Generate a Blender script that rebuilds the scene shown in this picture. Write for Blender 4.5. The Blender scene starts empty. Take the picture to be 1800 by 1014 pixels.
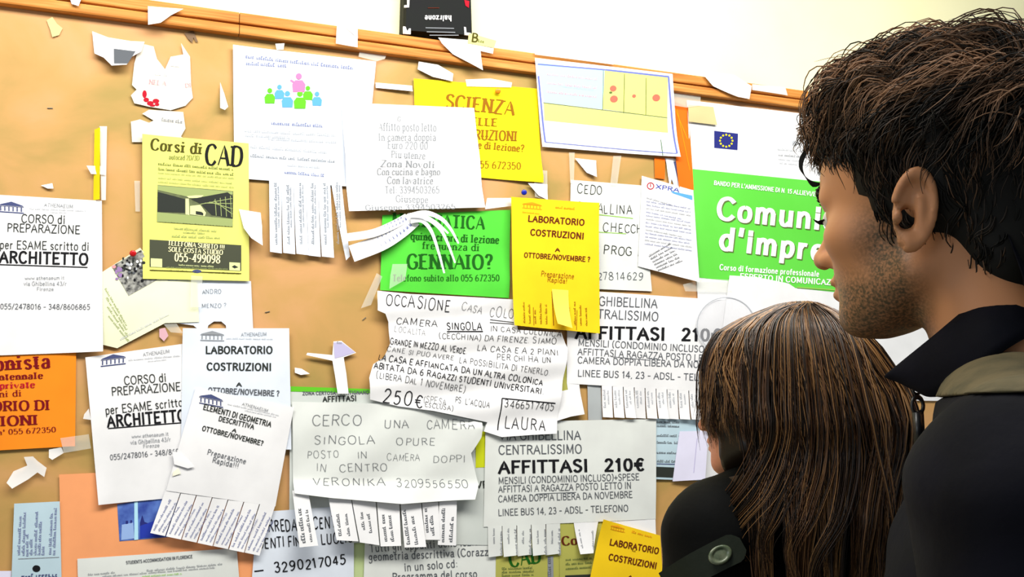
import bpy, bmesh, math, random
import numpy as np
from math import sin, cos, pi, radians, atan2, hypot, exp, floor
from mathutils import Vector, Matrix
from mathutils.geometry import delaunay_2d_cdt

S = bpy.context.scene
COL = S.collection

# ------------------------------------------------------------------ camera
YAW, PITCH, ROLL = radians(22.6), radians(7.1), -0.009
FPX, DIST, EYE = 1800.0, 2.18, 1.5
FWD = Vector((sin(YAW) * cos(PITCH), cos(YAW) * cos(PITCH), sin(PITCH)))
_r = Vector((cos(YAW), -sin(YAW), 0)); _u = _r.cross(FWD)
RIGHT = cos(ROLL) * _r + sin(ROLL) * _u
UP = -sin(ROLL) * _r + cos(ROLL) * _u
CAM = Vector((0, -DIST, EYE))
cd = bpy.data.cameras.new('camera'); cam = bpy.data.objects.new('camera', cd); COL.objects.link(cam)
cd.sensor_width = 36.0; cd.lens = 36.0 * FPX / 1800.0; cd.clip_start = 0.02; cd.clip_end = 50
cam.matrix_world = Matrix(((RIGHT.x, UP.x, -FWD.x, CAM.x), (RIGHT.y, UP.y, -FWD.y, CAM.y), (RIGHT.z, UP.z, -FWD.z, CAM.z), (0, 0, 0, 1)))
S.camera = cam

# ------------------------------------------------------------------ light
W = bpy.data.worlds.new('World'); S.world = W; W.use_nodes = True
W.node_tree.nodes['Background'].inputs[0].default_value = (0.86, 0.93, 1.0, 1)
W.node_tree.nodes['Background'].inputs[1].default_value = 0.24

def area(name, loc, target, size, size_y, power, color):
    l = bpy.data.lights.new(name, 'AREA'); l.shape = 'RECTANGLE'; l.size = size; l.size_y = size_y
    l.energy = power; l.color = color
    o = bpy.data.objects.new(name, l); COL.objects.link(o); o.location = loc
    o.rotation_euler = (Vector(target) - Vector(loc)).to_track_quat('-Z', 'Y').to_euler()
    return o
area('ceiling_lamp', (0.5, -1.25, 2.98), (0.5, -0.1, 1.6), 3.0, 0.5, 70, (1.0, 0.965, 0.89))
area('left_fill', (-3.2, -2.2, 2.0), (0.6, -0.8, 1.6), 1.6, 1.6, 17, (0.93, 0.97, 1.0))  # unseen fill lamp, added at the left to brighten board and faces

S.view_settings.view_transform = 'Standard'; S.view_settings.look = 'None'
S.view_settings.gamma = 1; S.view_settings.use_curve_mapping = False
S.view_settings.exposure = 0.2

# ------------------------------------------------------------------ helpers
def lin(c):
    return tuple(((x / 255.0) / 12.92 if x / 255.0 <= 0.04045 else ((x / 255.0 + 0.055) / 1.055) ** 2.4) for x in c)

_mats = {}
def mat(name, rgb, rough=0.7, spec=0.3, noise=None, alpha=1.0, trans=0.0, bump=None):
    """plain principled material; noise = (scale, other rgb, amount)"""
    if name in _mats: return _mats[name]
    m = bpy.data.materials.new(name); m.use_nodes = True
    nt = m.node_tree; b = nt.nodes['Principled BSDF']
    b.inputs['Base Color'].default_value = (*lin(rgb), 1)
    b.inputs['Roughness'].default_value = rough
    b.inputs['Specular IOR Level'].default_value = spec
    b.inputs['Alpha'].default_value = alpha
    if noise:
        tc = nt.nodes.new('ShaderNodeTexCoord'); n = nt.nodes.new('ShaderNodeTexNoise')
        n.inputs['Scale'].default_value = noise[0]; n.inputs['Detail'].default_value = 5
        mx = nt.nodes.new('ShaderNodeMix'); mx.data_type = 'RGBA'
        mx.inputs[6].default_value = (*lin(rgb), 1); mx.inputs[7].default_value = (*lin(noise[1]), 1)
        rp = nt.nodes.new('ShaderNodeMapRange'); rp.inputs[1].default_value = 0.38; rp.inputs[2].default_value = 0.66
        rp.inputs[4].default_value = noise[2]
        nt.links.new(tc.outputs['Object'], n.inputs['Vector'])
        nt.links.new(n.outputs['Fac'], rp.inputs[0]); nt.links.new(rp.outputs[0], mx.inputs[0])
        nt.links.new(mx.outputs[2], b.inputs['Base Color'])
    if bump:
        tc = nt.nodes.new('ShaderNodeTexCoord'); n = nt.nodes.new('ShaderNodeTexNoise')
        n.inputs['Scale'].default_value = bump[0]; n.inputs['Detail'].default_value = 4
        bp = nt.nodes.new('ShaderNodeBump'); bp.inputs['Strength'].default_value = bump[1]; bp.inputs['Distance'].default_value = bump[2]
        nt.links.new(tc.outputs['Object'], n.inputs['Vector'])
        nt.links.new(n.outputs['Fac'], bp.inputs['Height']); nt.links.new(bp.outputs[0], b.inputs['Normal'])
    _mats[name] = m
    return m

def link_mesh(name, verts, faces, mats, midx=None, parent=None, loc=(0, 0, 0), smooth=False):
    me = bpy.data.meshes.new(name)
    lx = Vector(loc)
    me.from_pydata([tuple(Vector(v) - lx) for v in verts], [], faces)
    for m in (mats if isinstance(mats, (list, tuple)) else [mats]): me.materials.append(m)
    if midx is not None: me.polygons.foreach_set('material_index', midx)
    if smooth: me.polygons.foreach_set('use_smooth', [True] * len(me.polygons))
    me.update()
    o = bpy.data.objects.new(name, me); COL.objects.link(o)
    if parent is not None: o.parent = parent
    else: o.location = lx
    return o

def tag(o, label=None, cat=None, group=None, kind=None):
    if label: o['label'] = label
    if cat: o['category'] = cat
    if group: o['group'] = group
    if kind: o['kind'] = kind
    return o

def box_geo(x0, x1, y0, y1, z0, z1):
    v = [(x, y, z) for z in (z0, z1) for y in (y0, y1) for x in (x0, x1)]
    f = [(0, 2, 3, 1), (4, 5, 7, 6), (0, 1, 5, 4), (2, 6, 7, 3), (0, 4, 6, 2), (1, 3, 7, 5)]
    return v, f

def ray(px, py):
    return FWD + RIGHT * ((px - 900) / FPX) - UP * ((py - 507) / FPX)
def on_board(px, py, off=0.0):
    """where the sight line through a photo point meets the plane lying `off` in front of the board"""
    d = ray(px, py); t = (DIST - off) / d.y
    return CAM + d * t
def at_depth(px, py, depth):
    return CAM + ray(px, py) * depth

def catmull(pts, n=6, closed=False):
    out = []; k = len(pts)
    def g(i): return pts[i % k] if closed else pts[max(0, min(k - 1, i))]
    for i in range(k if closed else k - 1):
        p0, p1, p2, p3 = g(i - 1), g(i), g(i + 1), g(i + 2)
        for j in range(n):
            t = j / n
            out.append(tuple(0.5 * (2 * b + (c - a) * t + (2 * a - 5 * b + 4 * c - d) * t * t + (3 * b - a - 3 * c + d) * t ** 3)
                             for a, b, c, d in zip(p0, p1, p2, p3)))
    if not closed: out.append(tuple(pts[-1]))
    return out
# ------------------------------------------------------------------ lettering
# pen-stroke alphabet: L = straight strokes, S = rounded strokes; 100 = height of a capital
PEN = {
'A': (70, 'L0,0 35,100 70,0|L13,36 57,36'), 'B': (62, 'L8,0 8,100|S8,100 36,99 55,89 56,72 46,57 8,53|S8,53 40,51 61,41 62,22 48,3 8,0'),
'C': (68, 'S66,82 50,98 34,101 13,88 3,50 13,12 34,-1 52,3 67,20'), 'D': (70, 'L8,0 8,100|S8,100 34,99 58,87 68,50 58,13 34,1 8,0'),
'E': (58, 'L8,0 8,100|L8,100 56,100|L8,52 46,52|L8,0 58,0'), 'F': (54, 'L8,0 8,100|L8,100 55,100|L8,52 45,52'),
'G': (72, 'S66,82 50,98 34,101 13,88 3,50 13,12 36,-1 54,3 68,16|L68,16 68,46|L46,46 70,46'), 'H': (72, 'L8,0 8,100|L64,0 64,100|L8,52 64,52'),
'I': (20, 'L10,0 10,100'), 'J': (44, 'L36,100 36,26|S36,26 32,6 18,-1 4,8'), 'K': (66, 'L8,0 8,100|L62,100 8,42|L26,60 66,0'),
'L': (54, 'L8,0 8,100|L8,0 54,0'), 'M': (86, 'L8,0 10,100|L10,100 43,8 76,100|L76,100 78,0'), 'N': (74, 'L8,0 8,100|L8,100 66,0|L66,0 66,100'),
'O': (76, 'S38,101 14,88 4,50 14,12 38,-1 62,12 72,50 62,88 38,101'), 'P': (58, 'L8,0 8,100|S8,100 38,98 56,86 56,66 40,50 8,47'),
'Q': (76, 'S38,101 14,88 4,50 14,12 38,-1 62,12 72,50 62,88 38,101|L46,22 74,-12'), 'R': (64, 'L8,0 8,100|S8,100 38,98 56,87 56,68 40,54 8,51|L32,52 64,0'),
'S': (56, 'S52,84 40,99 22,100 7,88 8,68 28,54 48,40 52,20 38,1 18,0 4,16'), 'T': (62, 'L31,0 31,100|L0,100 62,100'),
'U': (70, 'L8,100 8,32|S8,32 13,8 35,-1 57,8 62,32|L62,32 62,100'), 'V': (68, 'L0,100 34,0 68,100'), 'W': (98, 'L0,100 25,0 49,92 73,0 98,100'),
'X': (66, 'L2,100 64,0|L64,100 2,0'), 'Y': (66, 'L0,100 33,48 66,100|L33,48 33,0'), 'Z': (62, 'L4,100 60,100|L60,100 2,0|L2,0 62,0'),
'a': (50, 'S6,52 18,66 34,64 40,48 40,8|S40,36 16,34 4,18 14,0 30,2 40,14|L40,8 48,0'), 'b': (52, 'L8,0 8,100|S8,48 22,66 42,60 48,32 40,4 22,-1 8,16'),
'c': (46, 'S43,50 30,66 14,60 4,32 14,4 30,-1 44,14'), 'd': (54, 'L46,0 46,100|S46,48 32,66 12,60 4,32 14,4 32,-1 46,16'),
'e': (48, 'L5,36 44,36|S44,36 40,58 25,66 10,58 4,32 12,4 28,-1 44,12'), 'f': (34, 'S34,92 24,100 14,90 14,70|L14,70 14,0|L0,64 30,64'),
'g': (50, 'S42,40 32,64 14,62 5,40 14,20 32,20 42,40|L42,64 42,-10|S42,-10 32,-30 14,-28 4,-16'), 'h': (54, 'L8,0 8,100|S8,46 24,66 40,60 46,42|L46,42 46,0'),
'i': (20, 'L10,0 10,64|L10,84 10,96'), 'j': (22, 'L14,64 14,-12|S14,-12 8,-28 -4,-26|L14,84 14,96'), 'k': (50, 'L8,0 8,100|L46,64 8,26|L20,38 50,0'),
'l': (20, 'L10,0 10,100'), 'm': (82, 'L8,0 8,64|S8,46 20,66 34,62 40,44|L40,44 40,0|S40,46 54,66 68,60 74,42|L74,42 74,0'),
'n': (54, 'L8,0 8,64|S8,46 24,66 40,60 46,42|L46,42 46,0'), 'o': (52, 'S26,66 10,58 4,32 10,6 26,-1 42,6 48,32 42,58 26,66'),
'p': (52, 'L8,-30 8,64|S8,48 22,66 42,60 48,32 40,4 22,-1 8,16'), 'q': (54, 'L46,-30 46,64|S46,48 32,66 12,60 4,32 14,4 32,-1 46,16'),
'r': (38, 'L8,0 8,64|S8,42 20,62 36,62'), 's': (42, 'S38,54 24,66 8,58 10,42 30,28 38,14 24,-1 4,10'), 't': (34, 'L14,86 14,14|S14,14 18,0 32,2|L0,64 30,64'),
'u': (54, 'L8,64 8,22|S8,22 14,2 30,0 46,18|L46,64 46,0'), 'v': (48, 'L0,64 24,0 48,64'), 'w': (72, 'L0,64 18,0 36,60 54,0 72,64'),
'x': (48, 'L2,64 46,0|L46,64 2,0'), 'y': (48, 'L0,64 25,2|L48,64 25,2 12,-30'), 'z': (46, 'L4,64 43,64|L43,64 2,0|L2,0 45,0'),
'0': (56, 'S28,100 10,86 4,50 10,14 28,0 46,14 52,50 46,86 28,100'), '1': (40, 'L8,80 24,100|L24,100 24,0'),
'2': (56, 'S6,78 16,98 36,99 49,80 42,54 4,0|L4,0 54,0'), '3': (54, 'S6,86 22,100 42,94 45,74 34,56 20,52|S20,52 42,48 50,28 40,4 20,-1 4,14'),
'4': (58, 'L42,0 42,100|L42,100 3,28|L3,28 58,28'), '5': (54, 'L48,100 12,100|L12,100 9,56|S9,56 30,64 48,48 48,20 32,0 14,0 4,12'),
'6': (56, 'S46,94 28,92 10,66 4,30 14,4 32,0 50,14 50,40 34,56 14,48 5,30'), '7': (54, 'L3,100 52,100|L52,100 20,0'),
'8': (56, 'S28,54 10,66 10,88 28,100 46,88 46,66 28,54 6,36 6,14 28,0 50,14 50,36 28,54'), '9': (56, 'S50,70 38,46 18,46 5,64 8,88 24,100 44,94 52,66 44,24 22,0 8,6'),
'.': (18, 'L6,3 12,3'), ',': (18, 'L10,6 5,-14'), ':': (20, 'L10,4 10,12|L10,50 10,58'), '!': (22, 'L11,30 11,100|L11,2 11,10'), "'": (18, 'L10,104 8,76'),
'?': (48, 'S4,80 16,100 36,98 44,80 36,60 24,46 24,28|L24,2 24,10'), '-': (40, 'L4,42 36,42'), '/': (40, 'L0,-6 40,104'), '(': (28, 'S24,110 8,84 4,46 10,10 24,-14'),
')': (28, 'S4,110 20,84 24,46 18,10 4,-14'), '+': (50, 'L25,16 25,72|L0,44 50,44'), '*': (30, 'L15,60 15,100|L0,80 30,80'), '°': (30, 'S15,100 4,90 4,76 15,68 26,76 26,90 15,100'),
'€': (62, 'S62,84 46,99 28,92 16,50 28,8 46,0 62,14|L2,60 48,60|L2,42 46,42'), '_': (50, 'L0,-8 50,-8'), 'à': (50, 'S6,52 18,66 34,64 40,48 40,8|S40,36 16,34 4,18 14,0 30,2 40,14|L40,8 48,0|L14,96 28,78'),
}
_glyph = {}
def pen_strokes(ch):
    if ch not in _glyph:
        w, spec = PEN.get(ch, PEN['-']); st = []
        for part in spec.split('|'):
            pts = [tuple(float(c) for c in q.split(',')) for q in part[1:].split()]
            st.append((part[0], pts if part[0] == 'L' else catmull(pts, 4)))
        _glyph[ch] = (w, st)
    return _glyph[ch]

def pen_text(txt, style, rng):
    """polygons of a line of text in units of capital height (x to the right, y up) and its width"""
    bold = style in 'RHK'; serif = style in 'rR'; hand = style in 'hHk'
    thick, thin = {'s': (.118, .108), 'b': (.205, .175), 'r': (.15, .05), 'R': (.215, .075), 'h': (.085, .075), 'H': (.135, .12), 'k': (.055, .05)}[style]
    gap = {'s': .17, 'b': .21, 'r': .17, 'R': .19, 'h': .22, 'H': .20, 'k': .22}[style]
    polys = []; x = 0.0
    for ch in txt:
        if ch == ' ': x += .36 if not hand else .42; continue
        w, st = pen_strokes(ch); w /= 100
        if serif and ch in 'Ii1l': w += .08
        dy = rng.uniform(-.05, .05) if hand else 0; sc = rng.uniform(.88, 1.1) if hand else 1
        ro = rng.uniform(-.09, .09) if hand else 0
        def tr(p):
            a, b = p[0] / 100 * sc, p[1] / 100 * sc
            return (x + a * cos(ro) - b * sin(ro), dy + a * sin(ro) + b * cos(ro))
        for kind, pts in st:
            q = [tr(p) for p in pts]; n = len(q)
            if kind == 'L' and style in 'sb' and ch not in '.,:!':
                for i, j in ((0, 1), (-1, -2)):
                    (ax, ay), (bx, by) = q[i], q[j]; l = hypot(ax - bx, ay - by) or 1; e = thin * .46
                    q[i] = (ax + (ax - bx) / l * e, ay + (ay - by) / l * e)
            if kind == 'L':
                q0 = q; q = [q0[0]]
                for a, b in zip(q0, q0[1:]):
                    m = max(1, int(hypot(b[0] - a[0], b[1] - a[1]) / .3)); q += [(a[0] + (b[0] - a[0]) * e / m, a[1] + (b[1] - a[1]) * e / m) for e in range(1, m + 1)]
                n = len(q)
            L, Rr = [], []
            for i in range(n):
                a, b = q[max(0, i - 1)], q[min(n - 1, i + 1)]
                dx, dyy = b[0] - a[0], b[1] - a[1]; l = hypot(dx, dyy) or 1
                nx, ny = -dyy / l, dx / l
                if kind == 'L' and 0 < i < n - 1: nx, ny = nx, ny
                vert = abs(dyy) / l
                hw = .5 * (thin + (thick - thin) * (vert ** 1.5 if serif else vert))
                if serif and kind == 'L' and dx * dyy > 0 and abs(dx) > .2 * abs(dyy) and ch in 'AVWMXYNvwxy': hw = .5 * thin
                L.append((q[i][0] + nx * hw, q[i][1] + ny * hw)); Rr.append((q[i][0] - nx * hw, q[i][1] - ny * hw))
            for i in range(n - 1): polys.append([L[i], Rr[i], Rr[i + 1], L[i + 1]])
            if serif and kind == 'L':
                for i in (0, n - 1):
                    j = n - 1 - i
                    if abs(q[i][1] - q[j][1]) > .4 and abs(q[i][0] - q[j][0]) < .6 * abs(q[i][1] - q[j][1]) and ch not in '?!/,':
                        s = thick * .5 + .085; t = thin * .55
                        yy = q[i][1] + (t if q[i][1] < q[j][1] else -t)
                        polys.append([(q[i][0] - s, yy - t), (q[i][0] + s, yy - t), (q[i][0] + s, yy + t), (q[i][0] - s, yy + t)])
        x += w * sc + gap * (rng.uniform(.7, 1.4) if hand else 1)
    return polys, max(x - gap, .1)

# ------------------------------------------------------------------ sheets on the board
INK = {}
for k, c in dict(black=(22, 22, 26), grey=(88, 92, 98), mid=(140, 144, 150), light=(182, 186, 192), faint=(208, 210, 216), brown=(96, 34, 14), red=(176, 18, 40),
                 maroon=(116, 8, 22), olive=(74, 70, 20), dgreen=(22, 92, 20), green=(96, 190, 40), lime=(150, 200, 90), blue=(40, 60, 170), navy=(40, 46, 120),
                 white=(250, 250, 248), pink=(236, 120, 170), sky=(90, 160, 226), yellow=(246, 226, 30), lemon=(232, 236, 130), dark=(46, 50, 46),
                 greyblue=(120, 128, 170), lilac=(186, 180, 214), aqua=(178, 226, 246), periwinkle=(110, 120, 190), coral=(236, 110, 90), cream=(252, 246, 190),
                 moss=(96, 112, 60), sage=(150, 164, 104), pale=(214, 222, 158), violet=(150, 120, 170), slate=(70, 78, 120), rose=(230, 150, 160),
                 amber=(226, 150, 20), bluetop=(120, 180, 240), steel=(150, 180, 230), ochre=(150, 96, 10)).items():
    INK[k] = mat('ink_' + k, c, 0.75, 0.15)

def paper_mat(name, rgb):
    return mat('paper_' + name, rgb, 0.8, 0.2, noise=(9, tuple(max(0, int(x * .955)) for x in rgb), 1.0))
PM = {}
for k, c in dict(white=(236, 236, 238), bluish=(222, 230, 242), grey=(206, 212, 208), pearl=(222, 226, 222), lemon=(226, 226, 118), yellow=(240, 222, 22),
                 gold=(248, 206, 26), green=(84, 208, 62), orange=(246, 140, 28), salmon=(244, 164, 110), card=(206, 190, 140), lime=(206, 214, 30), khaki=(178, 176, 88),
                 tangerine=(240, 112, 20), cream=(236, 238, 206), cyan=(190, 214, 226), poster=(240, 241, 243), ivory=(240, 238, 218), aged=(224, 218, 206),
                 lavender=(222, 220, 242), band=(150, 208, 96), tan=(206, 172, 112), silver=(176, 182, 184)).items():
    PM[k] = paper_mat(k, c)
TAPE = mat('clear_tape', (236, 238, 228), 0.25, 0.5, alpha=0.34)
MASK = mat('frosted_tape', (238, 240, 240), 0.4, 0.4, alpha=0.7)

def inside(poly, x, y):
    c = False; j = len(poly) - 1
    for i in range(len(poly)):
        (xi, yi), (xj, yj) = poly[i], poly[j]
        if (yi > y) != (yj > y) and x < (xj - xi) * (y - yi) / (yj - yi) + xi: c = not c
        j = i
    return c

def seg_dist(poly, x, y):
    best = 9
    for i in range(len(poly)):
        (ax, ay), (bx, by) = poly[i - 1], poly[i]
        dx, dy = bx - ax, by - ay; l = dx * dx + dy * dy or 1e-12
        t = max(0, min(1, ((x - ax) * dx + (y - ay) * dy) / l))
        best = min(best, hypot(x - ax - t * dx, y - ay - t * dy))
    return best

def sheet_geo(poly, step):
    """triangulated sheet with interior points; poly in board coordinates (x, z)"""
    b = []
    for i in range(len(poly)):
        (ax, ay), (bx, by) = poly[i], poly[(i + 1) % len(poly)]
        n = max(1, int(hypot(bx - ax, by - ay) / step))
        for j in range(n): b.append((ax + (bx - ax) * j / n, ay + (by - ay) * j / n))
    nb = len(b); xs = [p[0] for p in b]; ys = [p[1] for p in b]
    pts = list(b); y = min(ys) + step * .6; row = 0
    while y < max(ys):
        x = min(xs) + step * (.5 if row % 2 else .9)
        while x < max(xs):
            if inside(b, x, y) and seg_dist(poly, x, y) > step * .45: pts.append((x, y))
            x += step
        y += step * .87; row += 1
    r = delaunay_2d_cdt([Vector(p) for p in pts], [], [list(range(nb))], 1, 1e-7)
    return [tuple(v) for v in r[0]], [list(f) for f in r[2]]

class Sheet:
    """a sheet of paper: quad = its corners in the photo (top left, top right, bottom right, bottom left)"""
    def __init__(s, name, label, cat, quad, layer, m, group=None, outline=None, warp=None, wave=.0008, lift=(), step=.014, parent=None, off=None, freq=(1.0, 1.0), seed=None, base=None):
        s.base = base
        s.off = (.002 + .0013 * layer) if off is None else off
        s.rng = random.Random(seed if seed is not None else int(quad[0][0] * 7 + quad[0][1] * 13 + quad[2][0]))
        q = [on_board(x, y, s.off) for x, y in quad]
        s.q = [(p.x, p.z) for p in q]
        s.o = s.q[0]; s.u = (s.q[1][0] - s.o[0], s.q[1][1] - s.o[1]); s.v = (s.q[3][0] - s.o[0], s.q[3][1] - s.o[1])
        s.det = s.u[0] * s.v[1] - s.u[1] * s.v[0]
        s.warp = warp; s.wave = wave; s.lift = lift; s.ph = [s.rng.uniform(0, 6.28) for _ in range(4)]; s.fr = freq
        poly = s.q if outline is None else [(lambda p: (p.x, p.z))(on_board(x, y, s.off)) for x, y in outline]
        s.root = parent.root if parent is not None else None
        vs, fs = sheet_geo(poly, step)
        V = [s.pos(x, z) for x, z in vs]
        c = sum(V, Vector()) / len(V)
        s.c = Vector((c.x, -s.off, c.z)) if parent is None else parent.c
        n = len(V)
        V3 = [v - s.c for v in V]
        F = []
        for f in fs:
            a, b, d = f[:3]
            nrm = (V3[b] - V3[a]).cross(V3[d] - V3[a])
            F.append(f if nrm.y < 0 else f[::-1])
        s.ob = link_mesh(name, V3, F, m, parent=s.root, smooth=True)
        if parent is None:
            s.root = s.ob; s.ob.location = s.c; tag(s.ob, label, cat, group)
        elif label: s.ob['label'] = label
        s.polys = []; s.inks = []
        SHEETS.append(s)
    def uv(s, x, z):
        dx, dz = x - s.o[0], z - s.o[1]
        return ((dx * s.v[1] - dz * s.v[0]) / s.det, (s.u[0] * dz - s.u[1] * dx) / s.det)
    def height(s, u, v):
        if s.base:
            x, z = s.o[0] + u * s.u[0] + v * s.v[0], s.o[1] + u * s.u[1] + v * s.v[1]
            return s.base.height(*s.base.uv(x, z))
        a, b, c, d = s.ph
        h = s.wave * (1 + .6 * sin(3.1 * s.fr[0] * u + 2.2 * v + a) + .4 * sin(5.3 * s.fr[1] * v - 1.7 * u + b))
        if s.warp: h += s.warp(u, v)
        for cu, cv, amt, rad in s.lift:
            r = hypot(u - cu, v - cv) / rad
            if r < 1: h += amt * (1 - r) ** 2
        return max(0, h)
    def pos(s, x, z, eps=0):
        u, v = s.uv(x, z)
        return Vector((x, -s.off - s.height(u, v) - eps, z))
    def px(s, X, Y, eps=.0005):
        p = on_board(X, Y, s.off); return s.pos(p.x, p.z, eps)
    def poly(s, pts, ink, eps=.0005):
        s.polys.append([s.px(x, y, eps) for x, y in pts]); s.inks.append(ink); return s
    def block(s, quad, ink, nx=6, ny=6, eps=.0004):
        a, b, c, d = quad
        def P(i, j):
            u, v = i / nx, j / ny
            return tuple((1 - u) * (1 - v) * a[k] + u * (1 - v) * b[k] + u * v * c[k] + (1 - u) * v * d[k] for k in (0, 1))
        for i in range(nx):
            for j in range(ny): s.poly([P(i, j), P(i, j + 1), P(i + 1, j + 1), P(i + 1, j)], ink, eps)
        return s
    def line(s, x0, y0, x1, y1, w, ink, eps=.0006, n=6):
        l = hypot(x1 - x0, y1 - y0); nx, ny = -(y1 - y0) / l * w / 2, (x1 - x0) / l * w / 2
        for i in range(n):
            a, b = i / n, (i + 1) / n
            ax, ay, bx, by = x0 + (x1 - x0) * a, y0 + (y1 - y0) * a, x0 + (x1 - x0) * b, y0 + (y1 - y0) * b
            s.poly([(ax - nx, ay - ny), (ax + nx, ay + ny), (bx + nx, by + ny), (bx - nx, by - ny)], ink, eps)
        return s
    def disc(s, cx, cy, rx, ry, ink, n=14, eps=.0006, hole=0):
        P = [(cx + rx * cos(2 * pi * i / n), cy + ry * sin(2 * pi * i / n)) for i in range(n)]
        if not hole: return s.poly(P, ink, eps)
        Q = [(cx + hole * rx * cos(2 * pi * i / n), cy + hole * ry * sin(2 * pi * i / n)) for i in range(n)]
        for i in range(n): s.poly([P[i], P[(i + 1) % n], Q[(i + 1) % n], Q[i]], ink, eps)
        return s
    def t(s, txt, x0, y0, x1, y1, h, style='s', ink='black', eps=.0010):
        """one line of writing from the left end to the right end of its baseline, capitals h high"""
        polys, w = pen_text(txt, style, s.rng)
        l = hypot(x1 - x0, y1 - y0); ux, uy = (y1 - y0) / l * h, -(x1 - x0) / l * h
        for k, p in enumerate(polys):
            e = eps + (k % 5) * .00002
            s.poly([(x0 + (x1 - x0) * a / w + ux * b, y0 + (y1 - y0) * a / w + uy * b) for a, b in p], ink, e)
        return s
    def greek(s, x0, y0, x1, y1, h, ink='mid', eps=.0009):
        """print too small to read: a row of word-long marks broken into letters"""
        l = hypot(x1 - x0, y1 - y0); dx, dy = (x1 - x0) / l, (y1 - y0) / l; ux, uy = dy, -dx
        p = 0; r = s.rng
        while p < l - h * .8:
            w = min(l - p, h * r.uniform(2.0, 6.0)); e = p + w; a = p
            while a < e - h * .25:
                lw = h * r.uniform(.3, .62); hh = h * r.choice((.62, .62, .7, 1.0)); k = h * r.choice((0, .12, .3))
                b = min(e, a + lw)
                q = lambda m, n: (x0 + dx * m + ux * n, y0 + dy * m + uy * n)
                s.poly([q(a, 0), q(b, 0), q(b, h * .22), q(a, h * .22)], ink, eps)
                s.poly([q(a, h * .22), q(a + (b - a) * .45, h * .22), q(a + (b - a) * .45, hh), q(a, hh)], ink, eps)
                if k: s.poly([q(a, hh - h * .18), q(b, hh - h * .18), q(b, hh), q(a, hh)], ink, eps + .00002)
                a = b + h * .16
            p = e + h * .55
        return s
    def tab(s, quad, m=None, lift=.004, lines=(), bend=2, off=None, mode='v', ink='mid'):
        def w(u, v): return lift * max(0, v) ** bend
        tb = Sheet('tear_off_tab', None, None, quad, 0, m or s.ob.data.materials[0], parent=s, off=(s.off + .0004 if off is None else off), warp=w, wave=.0005, step=.008)
        for x0, y0, x1, y1, h in lines: tb.greek(x0, y0, x1, y1, h, ink)
        return tb
    def sub(s, name, quad, m, label=None, off=.0006, **k):
        kw = dict(step=.008, base=s); kw.update(k)
        return Sheet(name, label, None, quad, 0, m, parent=s, off=s.off + off, **kw)
    def finish(s, name='lettering'):
        if not s.polys: return
        used = sorted(set(s.inks)); verts, faces, mi = [], [], []
        for p, k in zip(s.polys, s.inks):
            b = len(verts); verts += [v - s.c for v in p]; f = list(range(b, b + len(p)))
            n = (p[1] - p[0]).cross(p[2] - p[0]); faces.append(f if n.y < 0 else f[::-1]); mi.append(used.index(k))
        par = s.ob if (s.ob is s.root or s.ob.parent is s.root) else s.root
        link_mesh(name, verts, faces, [INK[k] for k in used], mi, parent=par)
SHEETS = []
def rectq(x0, y0, x1, y1): return [(x0, y0), (x1, y0), (x1, y1), (x0, y1)]
# ------------------------------------------------------------------ room
WALL = mat('cream_wall_paint', (246, 243, 200), 0.85, 0.2, noise=(3, (241, 237, 190), 1.0), bump=(220, .12, .002))
v, f = box_geo(-3.6, 4.6, .03, .15, 0, 3.1)
tag(link_mesh('wall_back', v, f, WALL, loc=(0, .09, 0)), kind='structure')
FLOOR = mat('grey_floor_tiles', (150, 146, 138), 0.5, 0.4, noise=(6, (128, 124, 116), 1.0))
v, f = box_geo(-3.6, 4.6, -4.5, .03, -.1, 0)
tag(link_mesh('floor', v, f, FLOOR, loc=(0, -2, 0)), kind='structure')
v, f = box_geo(-3.6, 4.6, .015, .03, 0, .09)
tag(link_mesh('baseboard_back', v, f, mat('skirting_wood', (120, 84, 50), .5), loc=(0, .02, 0)), kind='structure')

def wood_mat(name, a, b, c, stretch, scale, lo=.32, hi=.68):
    m = bpy.data.materials.new(name); m.use_nodes = True; nt = m.node_tree; p = nt.nodes['Principled BSDF']
    p.inputs['Roughness'].default_value = .62; p.inputs['Specular IOR Level'].default_value = .25
    tc = nt.nodes.new('ShaderNodeTexCoord'); mp = nt.nodes.new('ShaderNodeMapping'); mp.inputs['Scale'].default_value = stretch
    n = nt.nodes.new('ShaderNodeTexNoise'); n.inputs['Scale'].default_value = scale; n.inputs['Detail'].default_value = 6; n.inputs['Distortion'].default_value = .6
    r = nt.nodes.new('ShaderNodeValToRGB'); e = r.color_ramp.elements
    e[0].position = lo; e[0].color = (*lin(a), 1); e[1].position = hi; e[1].color = (*lin(c), 1)
    k = e.new((lo + hi) / 2); k.color = (*lin(b), 1)
    nt.links.new(tc.outputs['Object'], mp.inputs['Vector']); nt.links.new(mp.outputs[0], n.inputs['Vector'])
    nt.links.new(n.outputs['Fac'], r.inputs[0]); nt.links.new(r.outputs[0], p.inputs['Base Color'])
    return m
PLY = wood_mat('sandy_fibreboard', (164, 138, 76), (190, 148, 88), (204, 154, 104), (1, 1, 1.3), 3.6, .36, .64)
OAK = wood_mat('oak_rail', (168, 100, 36), (196, 128, 56), (216, 152, 80), (.5, 6, 9), 9)
OAKD = mat('rail_groove_shadow_gap', (88, 50, 18), .8)

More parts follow.
